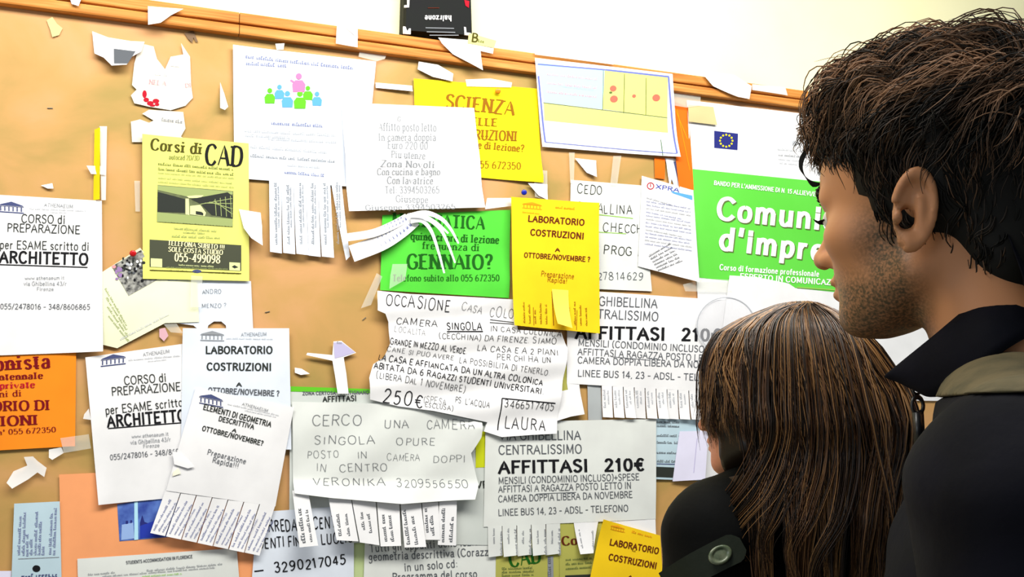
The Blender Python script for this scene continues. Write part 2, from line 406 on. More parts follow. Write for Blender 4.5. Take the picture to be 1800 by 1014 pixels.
RAILZ0, RAILZ1 = 2.3135, 2.3645
BX0, BX1 = -1.5, 3.6
nb = bpy.data.objects.new('notice_board', None); COL.objects.link(nb); nb.location = (1.0, 0, RAILZ0 - .6)
tag(nb, 'large sandy fibreboard notice board with a grooved oak top rail on the cream wall', 'notice board')
def bpart(name, geos, m):
    V, Fc = [], []
    for g in geos:
        v, f = box_geo(*g); b = len(V); V += [Vector(p) - nb.location for p in v]; Fc += [tuple(i + b for i in q) for q in f]
    return link_mesh(name, V, Fc, m, parent=nb)
bpart('panel', [(BX0, BX1, 0, .028, .95, RAILZ0 + .01)], PLY)
def bar(name, x0, x1, z0, z1, y0, y1, bev):
    """long moulded strip with rounded front edges"""
    pr = [(y0, z0), (y1 + bev, z0), (y1 + bev * .3, z0 + bev * .3), (y1, z0 + bev), (y1, z1 - bev), (y1 + bev * .3, z1 - bev * .3), (y1 + bev, z1), (y0, z1)]
    xs = [x0 + (x1 - x0) * i / 40 for i in range(41)]; n = len(pr)
    V = [Vector((x, y, z)) - nb.location for x in xs for y, z in pr]; Fc = []
    for i in range(40):
        for j in range(n): a = i * n + j; b = i * n + (j + 1) % n; Fc.append((a, b, b + n, a + n))
    Fc.append(tuple(range(n))[::-1]); Fc.append(tuple(range(40 * n, 41 * n)))
    return link_mesh(name, V, Fc, OAK, parent=nb)
zm = RAILZ0 + (RAILZ1 - RAILZ0) * .47
JX = on_board(421, 40, .018).x
for a, b in ((BX0, JX - .0008), (JX + .0008, BX1)):
    bar('top_rail', a, b, RAILZ0, zm - .002, .028, -.02, .004)
    bar('top_rail', a, b, zm + .002, RAILZ1, .028, -.016, .004)
bpart('rail_groove', [(BX0, BX1, -.008, .02, zm - .003, zm + .003)], OAKD)
bar('bottom_rail', BX0, BX1, .90, .955, .028, -.02, .005)

# dark plaque standing on the rail
PLQ = mat('black_plastic', (9, 10, 14), .6, .15, noise=(14, (8, 14, 11), 1.0))
def plate(name, label, cat, quad, y0, th, m):
    a, b, c, d = [on_board(x, y, -y0) for x, y in quad]
    cen = (a + b + c + d) / 4
    fr = [Vector((p.x, y0, p.z)) for p in (a, b, c, d)]
    mid = [p.lerp(cen, .04) + Vector((0, -th * .4, 0)) for p in fr]
    bk = [p + Vector((0, th, 0)) for p in fr]
    V = mid + fr + bk; Fc = [(0, 3, 2, 1)]
    for i in range(4):
        j = (i + 1) % 4; Fc += [(i, j, 4 + j, 4 + i), (4 + i, 4 + j, 8 + j, 8 + i)]
    Fc.append((8, 9, 10, 11))
    o = link_mesh(name, V, [q[::-1] for q in Fc], m, loc=cen); return tag(o, label, cat), cen
# ------------------------------------------------------------------ the notices, furthest layer first
def curl(amt, p=3):                      # lower edge lifts off the board
    return lambda u, v: amt * max(0, v) ** p
def fold(at, amt):                        # sheet kinks outward along a horizontal fold
    return lambda u, v: amt * max(0, 1 - abs(v - at) / .45)
G_A = 'course flyers with a temple emblem'
def temple(s, x0, y0, x1, y1, h, ink='slate'):
    """printed emblem: pediment, columns and step"""
    dx, dy = (x1 - x0), (y1 - y0)
    P = lambda a, b: (x0 + dx * a, y0 + dy * a - h * b)
    s.poly([P(0, .62), P(1, .62), P(.93, .72), P(.5, 1), P(.07, .72)], ink)
    s.poly([P(0, 0), P(1, 0), P(1, .1), P(0, .1)], ink)
    for i in range(6):
        a = .05 + i * .165; s.poly([P(a, .16), P(a + .05, .16), P(a + .05, .54), P(a, .54)], ink)
    s.poly([P(0, .54), P(1, .54), P(1, .58), P(0, .58)], ink)

# salmon sheet with a blue photograph, bottom left
s = Sheet('salmon_poster', 'salmon orange poster with a blue photo, under the tilted course flyers bottom left', 'poster', [(104, 834), (432, 818), (452, 1052), (109, 1056)], 1, PM['salmon'], wave=.001)
ph = s.sub('printed_photo', [(206, 886), (312, 870), (318, 942), (210, 951)], mat('photo_blue', (96, 130, 206), .4, .4, noise=(26, (40, 60, 150), 1.0)), 'blue printed photo')
ph.poly([(236, 882), (242, 881), (243, 948), (236, 949)], 'aqua'); ph.poly([(214, 922), (234, 918), (236, 946), (213, 949)], 'steel'); ph.poly([(246, 924), (300, 905), (308, 940), (246, 946)], 'blue')
ph.poly([(221, 915), (225, 915), (225, 922), (221, 922)], 'navy'); ph.poly([(229, 914), (232, 914), (232, 923), (229, 923)], 'navy'); ph.poly([(246, 918), (250, 905), (254, 917), (262, 920), (260, 926), (246, 927)], 'navy')
# orange flyer, left edge
s = Sheet('flyer', 'bright orange flyer with dark red serif writing at the left edge of the photo', 'flyer', [(-88, 612), (134, 612), (132, 784), (-84, 796)], 2, PM['orange'], lift=[(1, 1, .006, .5)])
s.t('onista', -8, 651, 88, 646, 24, 'R', 'maroon').t('-ventennale', -30, 669, 75, 665, 11, 'R', 'maroon').t('ne private', -26, 684, 61, 681, 11, 'R', 'red')
s.t('zioni di', -28, 699, 38, 696, 11, 'r', 'maroon').t('TORIO DI', -30, 723, 87, 720, 17, 'R', 'maroon').t('UZIONI', -38, 750, 66, 746, 17, 'R', 'maroon').t('re si n* 055 672350', -40, 766, 98, 759, 9, 'r', 'maroon')
# pale card at the bottom left with sideways print
s = Sheet('card', 'small pale blue card with sideways print and a black dot, bottom left corner', 'card', [(25, 885), (105, 881), (109, 1050), (19, 1050)], 3, PM['cyan'])
for i, (x, a, b) in enumerate([(35, 975, 906), (43, 976, 892), (50, 977, 937), (57, 975, 946), (64, 975, 898), (71, 975, 910), (78, 975, 958), (90, 974, 900), (97, 975, 892)]): s.greek(x, a, x + (b < 920) * 3, b, 5, 'greyblue')
s.disc(64, 999, 7, 6, 'black').greek(38, 1018, 104, 1014, 9, 'slate'); s.line(32, 982, 104, 979, 1, 'mid')
s = Sheet('card', 'lilac card corner poking up at the very bottom left corner of the photo', 'card', [(-40, 1004), (20, 1003), (19, 1050), (-40, 1050)], 1, PM['lavender'])
# white printed sheet at bottom on the salmon poster
s = Sheet('notice', 'white printed student accommodation notice lying over the bottom of the salmon poster', 'notice', [(136, 982), (416, 963), (424, 1060), (138, 1066)], 3, PM['pearl'])
s.t('STUDENTS ACCOMMODATION IN FLORENCE', 222, 991, 338, 980, 5, 'b', 'grey').greek(258, 1004, 392, 992, 3.4, 'mid').greek(155, 1011, 202, 1007, 3.4, 'mid').greek(180, 1014, 380, 998, 3.2, 'mid').greek(250, 1014, 320, 1009, 3, 'lime')
# narrow green-edged strip and sheets at the bottom centre
s = Sheet('paper_strip', 'pale green strip of paper between two notices at the bottom centre', 'paper strip', [(610, 925), (645, 925), (643, 1050), (618, 1050)], 1, paper_mat('palegreen', (190, 208, 150)))
s = Sheet('notice', 'bluish white sheet with thick black handwriting and a phone number, bottom centre', 'notice', [(452, 900), (622, 888), (622, 1050), (440, 1050)], 3, PM['bluish'])
s.t('ARREDATA CENTRO', 462, 936, 612, 924, 20, 'H').t('STUDENTI FINO A LUGLIO', 424, 966, 620, 952, 17, 'H').t('3290217045', 483, 1006, 608, 990, 16, 'H').line(447, 1004, 463, 1002, 2.4, 'black')
s = Sheet('notice', 'grey white printed notice about lessons on one cd, bottom centre', 'notice', [(642, 925), (878, 920), (880, 1050), (638, 1050)], 3, PM['pearl'])
s.t('Tutti gli appunti delle lezioni di', 650, 970, 872, 955, 13, 's', 'grey').t('geometria descrittiva (Corazzi)', 648, 985, 868, 975, 13, 's', 'grey').t('in un solo cd:', 711, 1003, 804, 996, 13, 's', 'grey').t('Programma del corso', 690, 1020, 838, 1014, 13, 's', 'grey')
# header sheet behind the handwritten room-wanted note
s = Sheet('notice', 'grey rental notice with a green top edge, behind the pencil room-wanted note', 'notice', [(510, 679), (866, 692), (866, 958), (508, 952)], 3, PM['grey'])
s.poly([(511, 679), (660, 684), (660, 691), (511, 688)], 'green').t('ZONA CERTOSA - PONTIGNANO', 532, 694, 648, 692, 5.5, 'b', 'grey').t('AFFITTASI', 568, 706, 626, 704, 9, 'b', 'dark').t('VE', 838, 858, 856, 856, 11, 'b', 'dark')
s = Sheet('paper_strip', 'lime green paper edge beside the lower room-rental notice', 'paper strip', [(836, 758), (872, 758), (872, 820), (836, 822)], 4, PM['lime'])
# lime cad flyers at the bottom
s = Sheet('flyer', 'lime course flyer with a clipped CAD heading, left one at the bottom', 'flyer', [(872, 950), (995, 945), (998, 1052), (870, 1054)], 3, PM['khaki'])
s.t('CAD', 897, 996, 950, 988, 26, 'R', 'dgreen')
for y in (1001, 1007, 1013): s.greek(882, y, 938, y - 2, 4, 'moss')
s.poly([(962, 978), (972, 977), (973, 1050), (963, 1050)], 'silver' if 'silver' in INK else 'mid').greek(970, 1050, 967, 978, 6, 'grey')
s = Sheet('flyer', 'olive lime flyer tucked behind the last tear-off tab, bottom right of the board', 'flyer', [(982, 906), (1058, 906), (1058, 1052), (984, 1052)], 3.6, PM['khaki'])
s.t('Corsi', 988, 958, 1044, 954, 15, 'R', 'brown').greek(994, 985, 1040, 982, 4, 'moss').greek(994, 993, 1040, 990, 4, 'moss').greek(994, 1001, 1040, 998, 4, 'moss').poly([(993, 1011), (1040, 1009), (1040, 1040), (993, 1040)], 'dark')

# upper area sheets -------------------------------------------------------------
s = Sheet('notice', 'white notice with a small crowd picture and a full row of tear-off tabs', 'notice', [(409, 80), (661, 108), (640, 330), (412, 313)], 3, PM['bluish'], wave=.0010, lift=[(0, 0, .004, .5)])
s.greek(431, 103, 625, 123, 6, 'greyblue').greek(432, 115, 505, 119, 6, 'greyblue')
def figure(x, y, h, ink):
    s.disc(x, y - h * .86, h * .17, h * .17, ink, 10, eps=.0011); s.poly([(x - h * .32, y), (x - h * .36, y - h * .42), (x - h * .2, y - h * .64), (x + h * .2, y - h * .64), (x + h * .36, y - h * .42), (x + h * .32, y)], ink, .0011)
s.poly([(470, 190), (520, 158), (565, 190)], 'faint')
for x, y, h, k in [(474, 182, 26, 'green'), (491, 174, 24, 'sky'), (541, 176, 24, 'green'), (557, 186, 24, 'sky'), (525, 162, 32, 'pink'), (505, 189, 28, 'sky'), (527, 191, 30, 'green')]: figure(x, y, h, k)
s.poly([(512, 140), (524, 148), (522, 152), (509, 142)], 'pink')
s.greek(477, 219, 568, 224, 6, 'greyblue').greek(430, 232, 590, 240, 5, 'light').greek(431, 240, 510, 244, 5, 'light').greek(471, 246, 596, 252, 5, 'light').greek(440, 260, 575, 270, 5, 'light').greek(440, 276, 588, 286, 5, 'mid').greek(505, 292, 562, 296, 4, 'light').greek(500, 305, 570, 311, 5, 'greyblue')
for i in range(6):
    x = 474 + i * 21.5; dx = i * 2.6
    q = [(x - 1, 313 + i * 2), (x + 20.5, 315 + i * 2), (x + 21 + i * 1.2, 446 + i * 2.0), (x + i * 1.1, 443 + i * 2.2)]
    if i == 5: q = [(x, 320), (600, 318), (613, 452), (606, 459), (x + 6, 446)][:4]
    s.tab(q, lift=.004 + .004 * (i % 3), lines=[(x + 13, 430, x + 12, 320, 4.5), (x + 17, 400, x + 16, 325, 3)], ink='mid')
SC = Sheet('flyer', 'yellow landscape flyer headed SCIENZA, behind the fanned-strip rental note', 'flyer', [(727, 138), (944, 156), (953, 322), (732, 302)], 2, PM['yellow'], lift=[(1, 1, .01, .4)])
SC.t('SCIENZA', 783, 190, 902, 203, 24, 'R', 'ochre').t('DELLE', 815, 219, 873, 222, 13, 'R', 'ochre').t('COSTRUZIONI', 786, 243, 908, 248, 17, 'R', 'ochre').t('Quattro ore di lezione?', 772, 255, 920, 267, 12, 'R', 'ochre').t("si n° 055 672350", 800, 293, 914, 298, 12, 'r', 'ochre')
s = Sheet('rent_note', 'white room-to-let note over the yellow SCIENZA flyer, its strips fanned out below', 'notice', [(600, 180), (833, 190), (850, 366), (611, 373)], 5, PM['white'], warp=lambda u, v: .010 * max(0, 1 - abs(v - .5) / .3) * (1 - .4 * u) + .012 * max(0, v - .75) * 4, wave=.0010, step=.012)
for tx, a, b, c, d, h in [('Affitto posto letto', 665, 230, 766, 231, 14), ('In camera doppia', 665, 248, 765, 248, 13), ('Euro 220.00', 680, 262, 750, 264, 13), ('Piu utenze', 686, 278, 745, 281, 12), ('Zona Novoli', 668, 294, 762, 296, 11), ('Con cucina e bagno', 662, 308, 772, 308, 11),
                          ('Con lavatrice', 680, 323, 760, 324, 12), ('Tel: 3394503265', 676, 340, 771, 340, 12), ('Giuseppe', 694, 356, 750, 358, 12), ('Giuseppe 3394503265', 640, 371, 797, 369, 9)]: s.t(tx, a, b, c, d, h, 'r', 'mid')
s.t('G.', 698, 213, 706, 214, 8, 'r', 'mid')
# fanned strips under it
RS = s
def strip(path, w0, w1, off0, off1, txt=None, name='tear_off_tab'):
    """a paper strip that swings sideways: path of photo points, widths in photo pixels"""
    pts = catmull(path, 5); n = len(pts); V, Fc = [], []
    for i, (x, y) in enumerate(pts):
        a, b = pts[max(0, i - 1)], pts[min(n - 1, i + 1)]; l = hypot(b[0] - a[0], b[1] - a[1]); nx, ny = -(b[1] - a[1]) / l, (b[0] - a[0]) / l
        t = i / (n - 1); w = (w0 + (w1 - w0) * t) / 2; o = RS.off + off0 + (off1 - off0) * t
        for sgn in (-1, 1):
            p = on_board(x + nx * w * sgn, y + ny * w * sgn, o); V.append(p - RS.c)
    for i in range(n - 1): Fc.append((2 * i, 2 * i + 1, 2 * i + 3, 2 * i + 2))
    ob = link_mesh(name, V, Fc, PM['white'], parent=RS.root, smooth=True)
    if txt:
        r = RS.rng; Lv, Lf = [], []
        for row in (-.22, .25):
            i = 2
            while i < n - 3:
                (ax, ay), (bx, by) = pts[i], pts[i + 1]; o = RS.off + off0 + (off1 - off0) * (i / n) + .0008
                l = hypot(bx - ax, by - ay); nx, ny = -(by - ay) / l, (bx - ax) / l; t = i / (n - 1); w = w0 + (w1 - w0) * t
                for a in (.0, .35, .7):
                    x, y = ax + (bx - ax) * a + nx * w * row, ay + (by - ay) * a + ny * w * row
                    q = [(x, y), (x + nx * 2 + 1, y + ny * 2), (x + nx * w * .22, y + ny * w * .22), (x - 2, y + 3)]
                    b0 = len(Lv); Lv += [on_board(px, py, o) - RS.c for px, py in q]; Lf.append((b0, b0 + 1, b0 + 2, b0 + 3))
                i += 1
        link_mesh('lettering', Lv, Lf, INK['greyblue'], parent=ob)
strip([(716, 382), (690, 396), (655, 410), (611, 417)], 15, 14, .004, .030, True)
strip([(728, 384), (702, 406), (668, 427), (618, 446)], 28, 30, .003, .022, True)
for i, pth in enumerate([[(722, 380), (748, 374), (775, 384), (792, 402), (806, 428)], [(724, 384), (750, 384), (772, 400), (786, 425), (800, 462)], [(722, 388), (742, 388), (758, 406), (770, 440), (781, 480)], [(720, 378), (745, 380), (768, 392), (788, 410)]]):
    strip(pth, 11 - i, 3, .006 + .003 * i, .03 + .006 * i)
# green flyer
s = Sheet('flyer', 'bright green flyer asking about GENNAIO, under the fanned paper strips', 'flyer', [(672, 378), (897, 369), (894, 524), (668, 510)], 2, PM['green'], lift=[(1, 1, .006, .5)])
s.t('MATEMATICA', 690, 396, 850, 403, 22, 'R', 'dgreen').t('quindici ore di lezione', 722, 421, 876, 428, 13, 'R', 'dgreen').t('frequenza di', 742, 437, 842, 441, 12, 'r', 'dgreen').t('GENNAIO?', 716, 472, 864, 473, 25, 'R', 'dgreen').t('Telefono subito allo 055 672350', 690, 494, 876, 494, 11, 'r', 'dgreen')
# children's blue and yellow calendar card
s = Sheet('calendar_card', 'landscape white card framed in blue with yellow panels, taped to the rail', 'card', [(936, 105), (1177, 133), (1193, 277), (953, 258)], 6, PM['poster'], warp=lambda u, v: .0135 * max(0, 1 - v / .75), lift=[(1, 1, .010, .5)], wave=.0010)
s.block([(941, 113), (1058, 127), (1057, 193), (954, 181)], 'aqua').block([(1058, 127), (1169, 139), (1171, 208), (1057, 193)], 'lemon').block([(954, 183), (1171, 209), (1173, 234), (956, 212)], 'lemon')
s.line(941, 116, 1060, 126, 2.4, 'periwinkle').line(1060, 126, 1171, 138, 3, 'periwinkle').line(943, 136, 958, 250, 3, 'periwinkle').line(958, 250, 1186, 271, 1.4, 'periwinkle').line(1170, 138, 1187, 271, 3, 'periwinkle').line(953, 182, 1171, 208, 1, 'moss').line(1056, 127, 1057, 194, 1, 'moss').line(1093, 133, 1094, 200, 1.2, 'moss').line(1131, 140, 1133, 204, 1.2, 'moss')
for x, y, r in [(1074, 158, 6), (1076, 176, 7), (1111, 171, 3.5), (1150, 174, 7)]: s.disc(x, y, r, r * .9, 'coral')
s.disc(1070, 165, 3, 2, 'moss')
for y in (135, 150, 165): s.greek(958, y, 1045, y + 9, 4, 'rose')
s.greek(985, 155, 1040, 162, 4, 'lilac').line(1160, 246, 1163, 274, 1.2, 'dgreen')
# handwritten CEDO
s = Sheet('notice', 'white sheet with spaced black capitals and green underlines, behind the yellow lab flyer', 'notice', [(1003, 316), (1128, 326), (1146, 512), (1000, 506)], 2, PM['pearl'])
s.t('CEDO', 1014, 339, 1058, 342, 16, 'h', 'dark').t('CAVALLINA', 1012, 372, 1111, 378, 16, 'h', 'dark').t('CHECCHI', 1059, 407, 1134, 411, 15, 'h', 'dark').t('PROG III', 1060, 446, 1136, 452, 16, 'h', 'dark').t('327814629', 1040, 492, 1130, 492, 13, 'h', 'grey')
s.line(1040, 376, 1112, 384, 1.6, 'lime').line(1050, 408, 1100, 411, 1.4, 'lime')
# orange folder and small orange bit
s = Sheet('orange_folder', 'tall orange folder sticking out left of the green and white poster', 'folder', [(1178, 176), (1210, 188), (1219, 334), (1192, 330)], 2, PM['tangerine'], lift=[(0, 1, .004, .6)])
s.line(1186, 190, 1208, 245, 1.2, 'amber').line(1190, 192, 1212, 300, 1, 'amber')
s = Sheet('paper_scrap', 'small orange paper piece under the bottom edge of the blue framed card', 'paper scrap', [(1150, 276), (1169, 278), (1168, 315), (1151, 313)], 1, PM['tangerine'])
s = Sheet('paper_strip', 'blue edged paper strip between the orange folder and the letter with a red ring', 'paper strip', [(1168, 278), (1190, 280), (1214, 370), (1200, 372)], 1, PM['bluish'])
s.line(1186, 284, 1206, 368, 5, 'slate')
# green and white poster
s = Sheet('poster', 'large white and green poster reading Comunic d\'impres, in front of the man\'s face', 'poster', [(1207, 176), (1690, 232), (1700, 705), (1236, 700)], 2, PM['poster'], wave=.0007)
s.sub('green_band', [(1216, 297), (1684, 343), (1692, 537), (1229, 488)], mat('poster_green', (92, 204, 62), .55, .35, noise=(4, (100, 212, 72), 1.0)), 'green printed band')
s.poly([(1255, 230), (1297, 235), (1296, 264), (1255, 260)], 'navy')
for k in range(12): s.disc(1276 + 11 * sin(k * pi / 6), 247.5 - 10.5 * cos(k * pi / 6), 1.9, 1.9, 'yellow', 6, eps=.0009)
s.greek(1366, 264, 1408, 267, 4, 'light').greek(1368, 274, 1418, 278, 4, 'mid').greek(1368, 281, 1416, 285, 3, 'light').greek(1370, 288, 1420, 292, 3, 'light').disc(1396, 252, 4, 5, 'light')
e = .0020
s.t("BANDO PER L'AMMISSIONE DI N. 15 ALLIEVI/E", 1254, 325, 1432, 345, 7, 'b', 'white', e).t('Comunicazione', 1260, 384, 1628, 420, 36, 'b', 'white', e).t("d'impresa", 1264, 437, 1500, 463, 36, 'b', 'white', e)
s.t('Comunicazione', 1262, 386, 1630, 422, 36, 'b', 'moss', e - .0005).t("d'impresa", 1266, 439, 1502, 465, 36, 'b', 'moss', e - .0005)
s.t('Corso di formazione professionale', 1264, 474, 1438, 486, 9, 'b', 'white', e).t('ESPERTO IN COMUNICAZIONE', 1300, 490, 1490, 503, 9, 'b', 'white', e)
s.line(1400, 505, 1500, 512, 2, 'lime', e)
# narrow letter with red ring logo
s = Sheet('letter', 'narrow white printed letter with a small ring emblem, hanging loose left of the green poster', 'letter', [(1128, 309), (1216, 334), (1224, 497), (1121, 468)], 4, PM['white'], warp=lambda u, v: .012 * max(0, u * v), wave=.0010)
s.disc(1143, 327, 6.5, 6.5, 'red', hole=.75).line(1143, 323, 1143, 329, 1.4, 'red').t('XPRA', 1152, 331, 1192, 338, 7, 's', 'blue').block([(1178, 336), (1216, 344), (1216, 352), (1182, 340)], 'sky', 3, 1)
for i in range(14):
    y = 349 + i * 6.2
    s.greek(1136 - i * .3, y, (1180 if i == 0 else 1196 if i % 5 == 4 else 1212), y + 13, 2.6, 'greyblue' if i % 3 else 'mid')
for i in range(6): s.greek(1140 + i * 3, 452 + i * 5, 1176 + i * 4, 430 + i * 6, 3.6, 'grey')
# upper rental notice
def rental(s, P, ink='grey'):
    for (tx, st, h), (a, b, c, d) in zip([('VIA GHIBELLINA', 's', 15), ('CENTRALISSIMO', 's', 15), ('AFFITTASI   210€', 'b', 20), ('MENSILI (CONDOMINIO INCLUSO)+SPESE', 's', 11), ('AFFITTASI A RAGAZZA POSTO LETTO IN', 's', 11), ('CAMERA DOPPIA LIBERA DA NOVEMBRE', 's', 11), ('LINEE BUS 14, 23 - ADSL - TELEFONO', 's', 11)], P):
        s.t(tx, a, b, c, d, h, st, 'black' if st == 'b' else ink)
s = Sheet('rental_notice', 'white room-rental notice priced 210€, upper one, partly behind the woman\'s hair', 'notice', [(997, 509), (1312, 530), (1308, 692), (996, 674)], 4, PM['white'], wave=.0010)
rental(s, [(1017, 535, 1154, 541), (1013, 557, 1156, 564), (1012, 594, 1266, 599), (1016, 607, 1292, 622), (1015, 623, 1280, 637), (1015, 638, 1283, 648), (1015, 661, 1276, 670)])
s.line(1076, 627, 1141, 633, 1, 'grey')
for i in range(10):
    x = 1057 + i * 19.2
    if x > 1245: break
    s.tab([(x + .6, 676 + i), (x + 18.4, 677 + i), (x + 19.2, 734 + i * .5), (x + 1.2, 733 + i * .5)], lift=.004 + .003 * (i % 3), lines=[(x + 7, 716, x + 6, 683 + i, 4), (x + 13, 710, x + 12, 684 + i, 3)], ink='light')
s.tab([(996, 672), (1018, 674), (1024, 728), (1004, 728)], lift=.006)
s = Sheet('paper_strip', 'grey strip of masking tape standing upright left of the upper rental notice\'s tabs', 'tape', [(1032, 674), (1056, 676), (1058, 738), (1034, 738)], 1, PM['silver'])
# lower right printed bits
s = Sheet('leaflet', 'grey green printed leaflet with a dark foot, above the woman\'s collar', 'leaflet', [(1150, 735), (1236, 738), (1236, 845), (1150, 842)], 2, PM['cyan'])
for y in (743, 750, 767, 779, 797, 812): s.greek(1154, y, 1190 + (y % 7) * 3, y + 1, 4, 'grey')
s.poly([(1150, 820), (1195, 822), (1195, 840), (1150, 838)], 'dark').line(1154, 815, 1190, 816, 1.5, 'slate')
s = Sheet('card', 'lilac white card leaning over the printed leaflet by the woman\'s collar', 'card', [(1194, 758), (1240, 757), (1234, 842), (1182, 846)], 3.4, PM['lavender'], warp=lambda u, v: .012 * u, lift=[(1, 0, .004, .4)])
s.line(1222, 770, 1216, 830, 1, 'lilac')
s = Sheet('notice', 'blank white sheet showing between the lilac card and the woman\'s cheek', 'notice', [(1231, 690), (1330, 695), (1330, 850), (1229, 846)], 2.6, PM['white'])
# lower rental notice
s = Sheet('rental_notice', 'white room-rental notice priced 210€, lower one, with most tabs still on its left', 'notice', [(853, 742), (1153, 736), (1152, 912), (850, 926)], 5, PM['pearl'], wave=.0014, freq=(1.6, 1.2))
rental(s, [(877, 773, 1020, 772), (876, 798, 1022, 796), (877, 831, 1130, 826), (876, 850, 1122, 843), (876, 865, 1108, 858), (876, 882, 1110, 874), (876, 906, 1103, 898)], 'grey')
s.line(942, 868, 1012, 865, 1, 'grey')
for i in range(5):
    x = 857 + i * 25.6
    s.tab([(x + .5, 925 - i), (x + 25, 924 - i), (x + 25.6, 976 - i * .9), (x + .8, 979 - i * .9)], lift=.003 + .004 * (i % 2), lines=[(x + 25 - 0, 975, x + 25 - 0, 928, 4), (x + 12, 955, x + 12, 928, 3.4)], ink='mid')
s.tab([(1008, 916), (1052, 914), (1039, 971), (1016, 973)], lift=.012, lines=[(1022, 962, 1018, 930, 3), (1041, 965, 1042, 928, 3.4)], m=PM['white'])
s.tab([(1060, 913), (1152, 910), (1152, 960), (1062, 940)], lift=.002, m=PM['white'])
# bottom right gold lab flyer
s = Sheet('lab_flyer', 'golden yellow lab course flyer at the bottom, beside the woman\'s dark coat', 'flyer', [(1058, 912), (1160, 941), (1168, 1060), (1030, 1050)], 13, PM['gold'], group=None, lift=[(0, 0, .008, .4)])
temple(s, 1072, 930, 1098, 936, 10, 'amber'); s.t('LABORATORIO', 1071, 957, 1156, 973, 10, 'b', 'brown').t('COSTRUZIONI', 1069, 983, 1152, 999, 10, 'b', 'brown').greek(1110, 936, 1145, 945, 4, 'amber').greek(1110, 968, 1116, 970, 3, 'brown').t('A', 1102, 1017, 1110, 1019, 7, 'b', 'brown')
# OCCASIONE handwritten
oc = [(663, 511), (720, 517), (905, 527), (908, 580), (985, 585), (997, 612), (990, 660), (982, 712), (976, 762), (935, 764), (880, 768), (850, 758), (856, 742), (760, 722), (700, 714), (650, 702), (648, 664), (656, 640), (674, 628), (684, 604), (682, 566), (676, 552), (662, 546)]
s = Sheet('room_note', 'wavy white note crowded with black handwriting, priced 250€ and signed LAURA', 'notice', [(663, 511), (905, 530), (980, 765), (650, 702)], 9, PM['white'], outline=oc, warp=lambda u, v: .007 * sin(v * 9.0 + u * 2.0) ** 2, wave=.0010, step=.01)
for tx, a, b, c, d, h, st in [('OCCASIONE', 676, 535, 789, 549, 20, 'h'), ('CASA', 809, 545, 846, 552, 13, 'k'), ('COLONICA', 860, 556, 940, 562, 17, 'k'), ('CAMERA', 696, 569, 768, 575, 11, 'h'), ('SINGOLA', 785, 579, 846, 580, 13, 'H'), ('IN CASA COLONICA', 860, 582, 984, 592, 9, 'h'),
                              ('LOCALITA', 692, 582, 745, 591, 11, 'k'), ('(CECCHINA) DA FIRENZE. SIAMO', 770, 595, 978, 605, 10, 'h'), ('GRANDE IN MEZZO AL VERDE.', 684, 605, 820, 622, 10, 'H'), ('LA CASA E A 2 PIANI', 838, 616, 980, 625, 10, 'h'), ('CANE SI PUO AVERE', 678, 617, 796, 633, 8, 'h'), ('LA POSSIBILITA DI TENERLO.', 806, 637, 964, 660, 10, 'h'), ('PER CHI HA UN', 872, 632, 966, 638, 10, 'h'),
                              ('LA CASA E AFFIANCATA DA UN ALTRA COLONICA', 664, 632, 952, 677, 10, 'H'), ('ABITATA DA 6 RAGAZZI STUDENTI UNIVERSITARI.', 657, 647, 953, 693, 10, 'H'), ('(LIBERA DAL 1 NOVEMBRE)', 660, 664, 816, 690, 11, 'h'),
                              ('250€', 672, 706, 741, 717, 24, 'h'), ('(SPESA', 744, 706, 782, 712, 11, 'k'), ('ESCLUSA)', 746, 714, 794, 722, 8, 'h'), ("PS. L'ACQUA", 799, 707, 858, 717, 10, 'h'), ('3466517405', 884, 715, 972, 722, 13, 'h'), ('LAURA', 886, 752, 957, 756, 20, 'h')]: s.t(tx, a, b, c, d, h, st, 'black')
s.line(784, 583, 847, 583, 2.2, 'black').line(861, 562, 902, 567, 1.5, 'black').line(860, 567, 902, 570, 1.5, 'black').line(881, 700, 974, 709, 2, 'black').line(881, 700, 874, 756, 2, 'black')
# yellow lab flyer on top
YL = Sheet('lab_flyer', 'yellow lab course flyer over the green one, with one tab bent outward', 'flyer', [(898, 346), (1052, 357), (1054, 586), (902, 572)], 17, PM['gold'], lift=[(0, 1, .008, .4), (1, 0, .005, .3)])
s = YL
temple(s, 918, 366, 952, 369, 12, 'amber'); s.greek(976, 366, 1014, 369, 4, 'amber'); s.greek(918, 374, 950, 377, 2.4, 'amber')
s.t('LABORATORIO', 928, 389, 1026, 396, 10, 'b', 'brown').t('COSTRUZIONI', 932, 413, 1025, 420, 10, 'b', 'brown').t('A', 976, 442, 983, 442, 6, 'b', 'brown').t('OTTOBRE/NOVEMBRE ?', 921, 452, 1036, 460, 8, 'b', 'brown').t('Preparazione', 951, 485, 1008, 490, 9, 's', 'ochre').t('Rapida!', 962, 495, 996, 498, 8, 's', 'ochre')
for i in range(12):
    x = 922 + i * 10
    if 968 < x < 1000: continue
    s.greek(x, 568 + i * .4, x - 1, 530 + (i % 3) * 5, 3.4, 'ochre')
s.tab([(970, 508), (999, 510), (998, 578), (974, 570)], lift=.02, m=paper_mat('yellow_tab', (250, 226, 90)))
s.line(970, 512, 973, 572, 1.6, 'ochre').line(1013, 580, 1014, 545, 1, 'ochre').line(938, 572, 937, 540, 1, 'ochre')
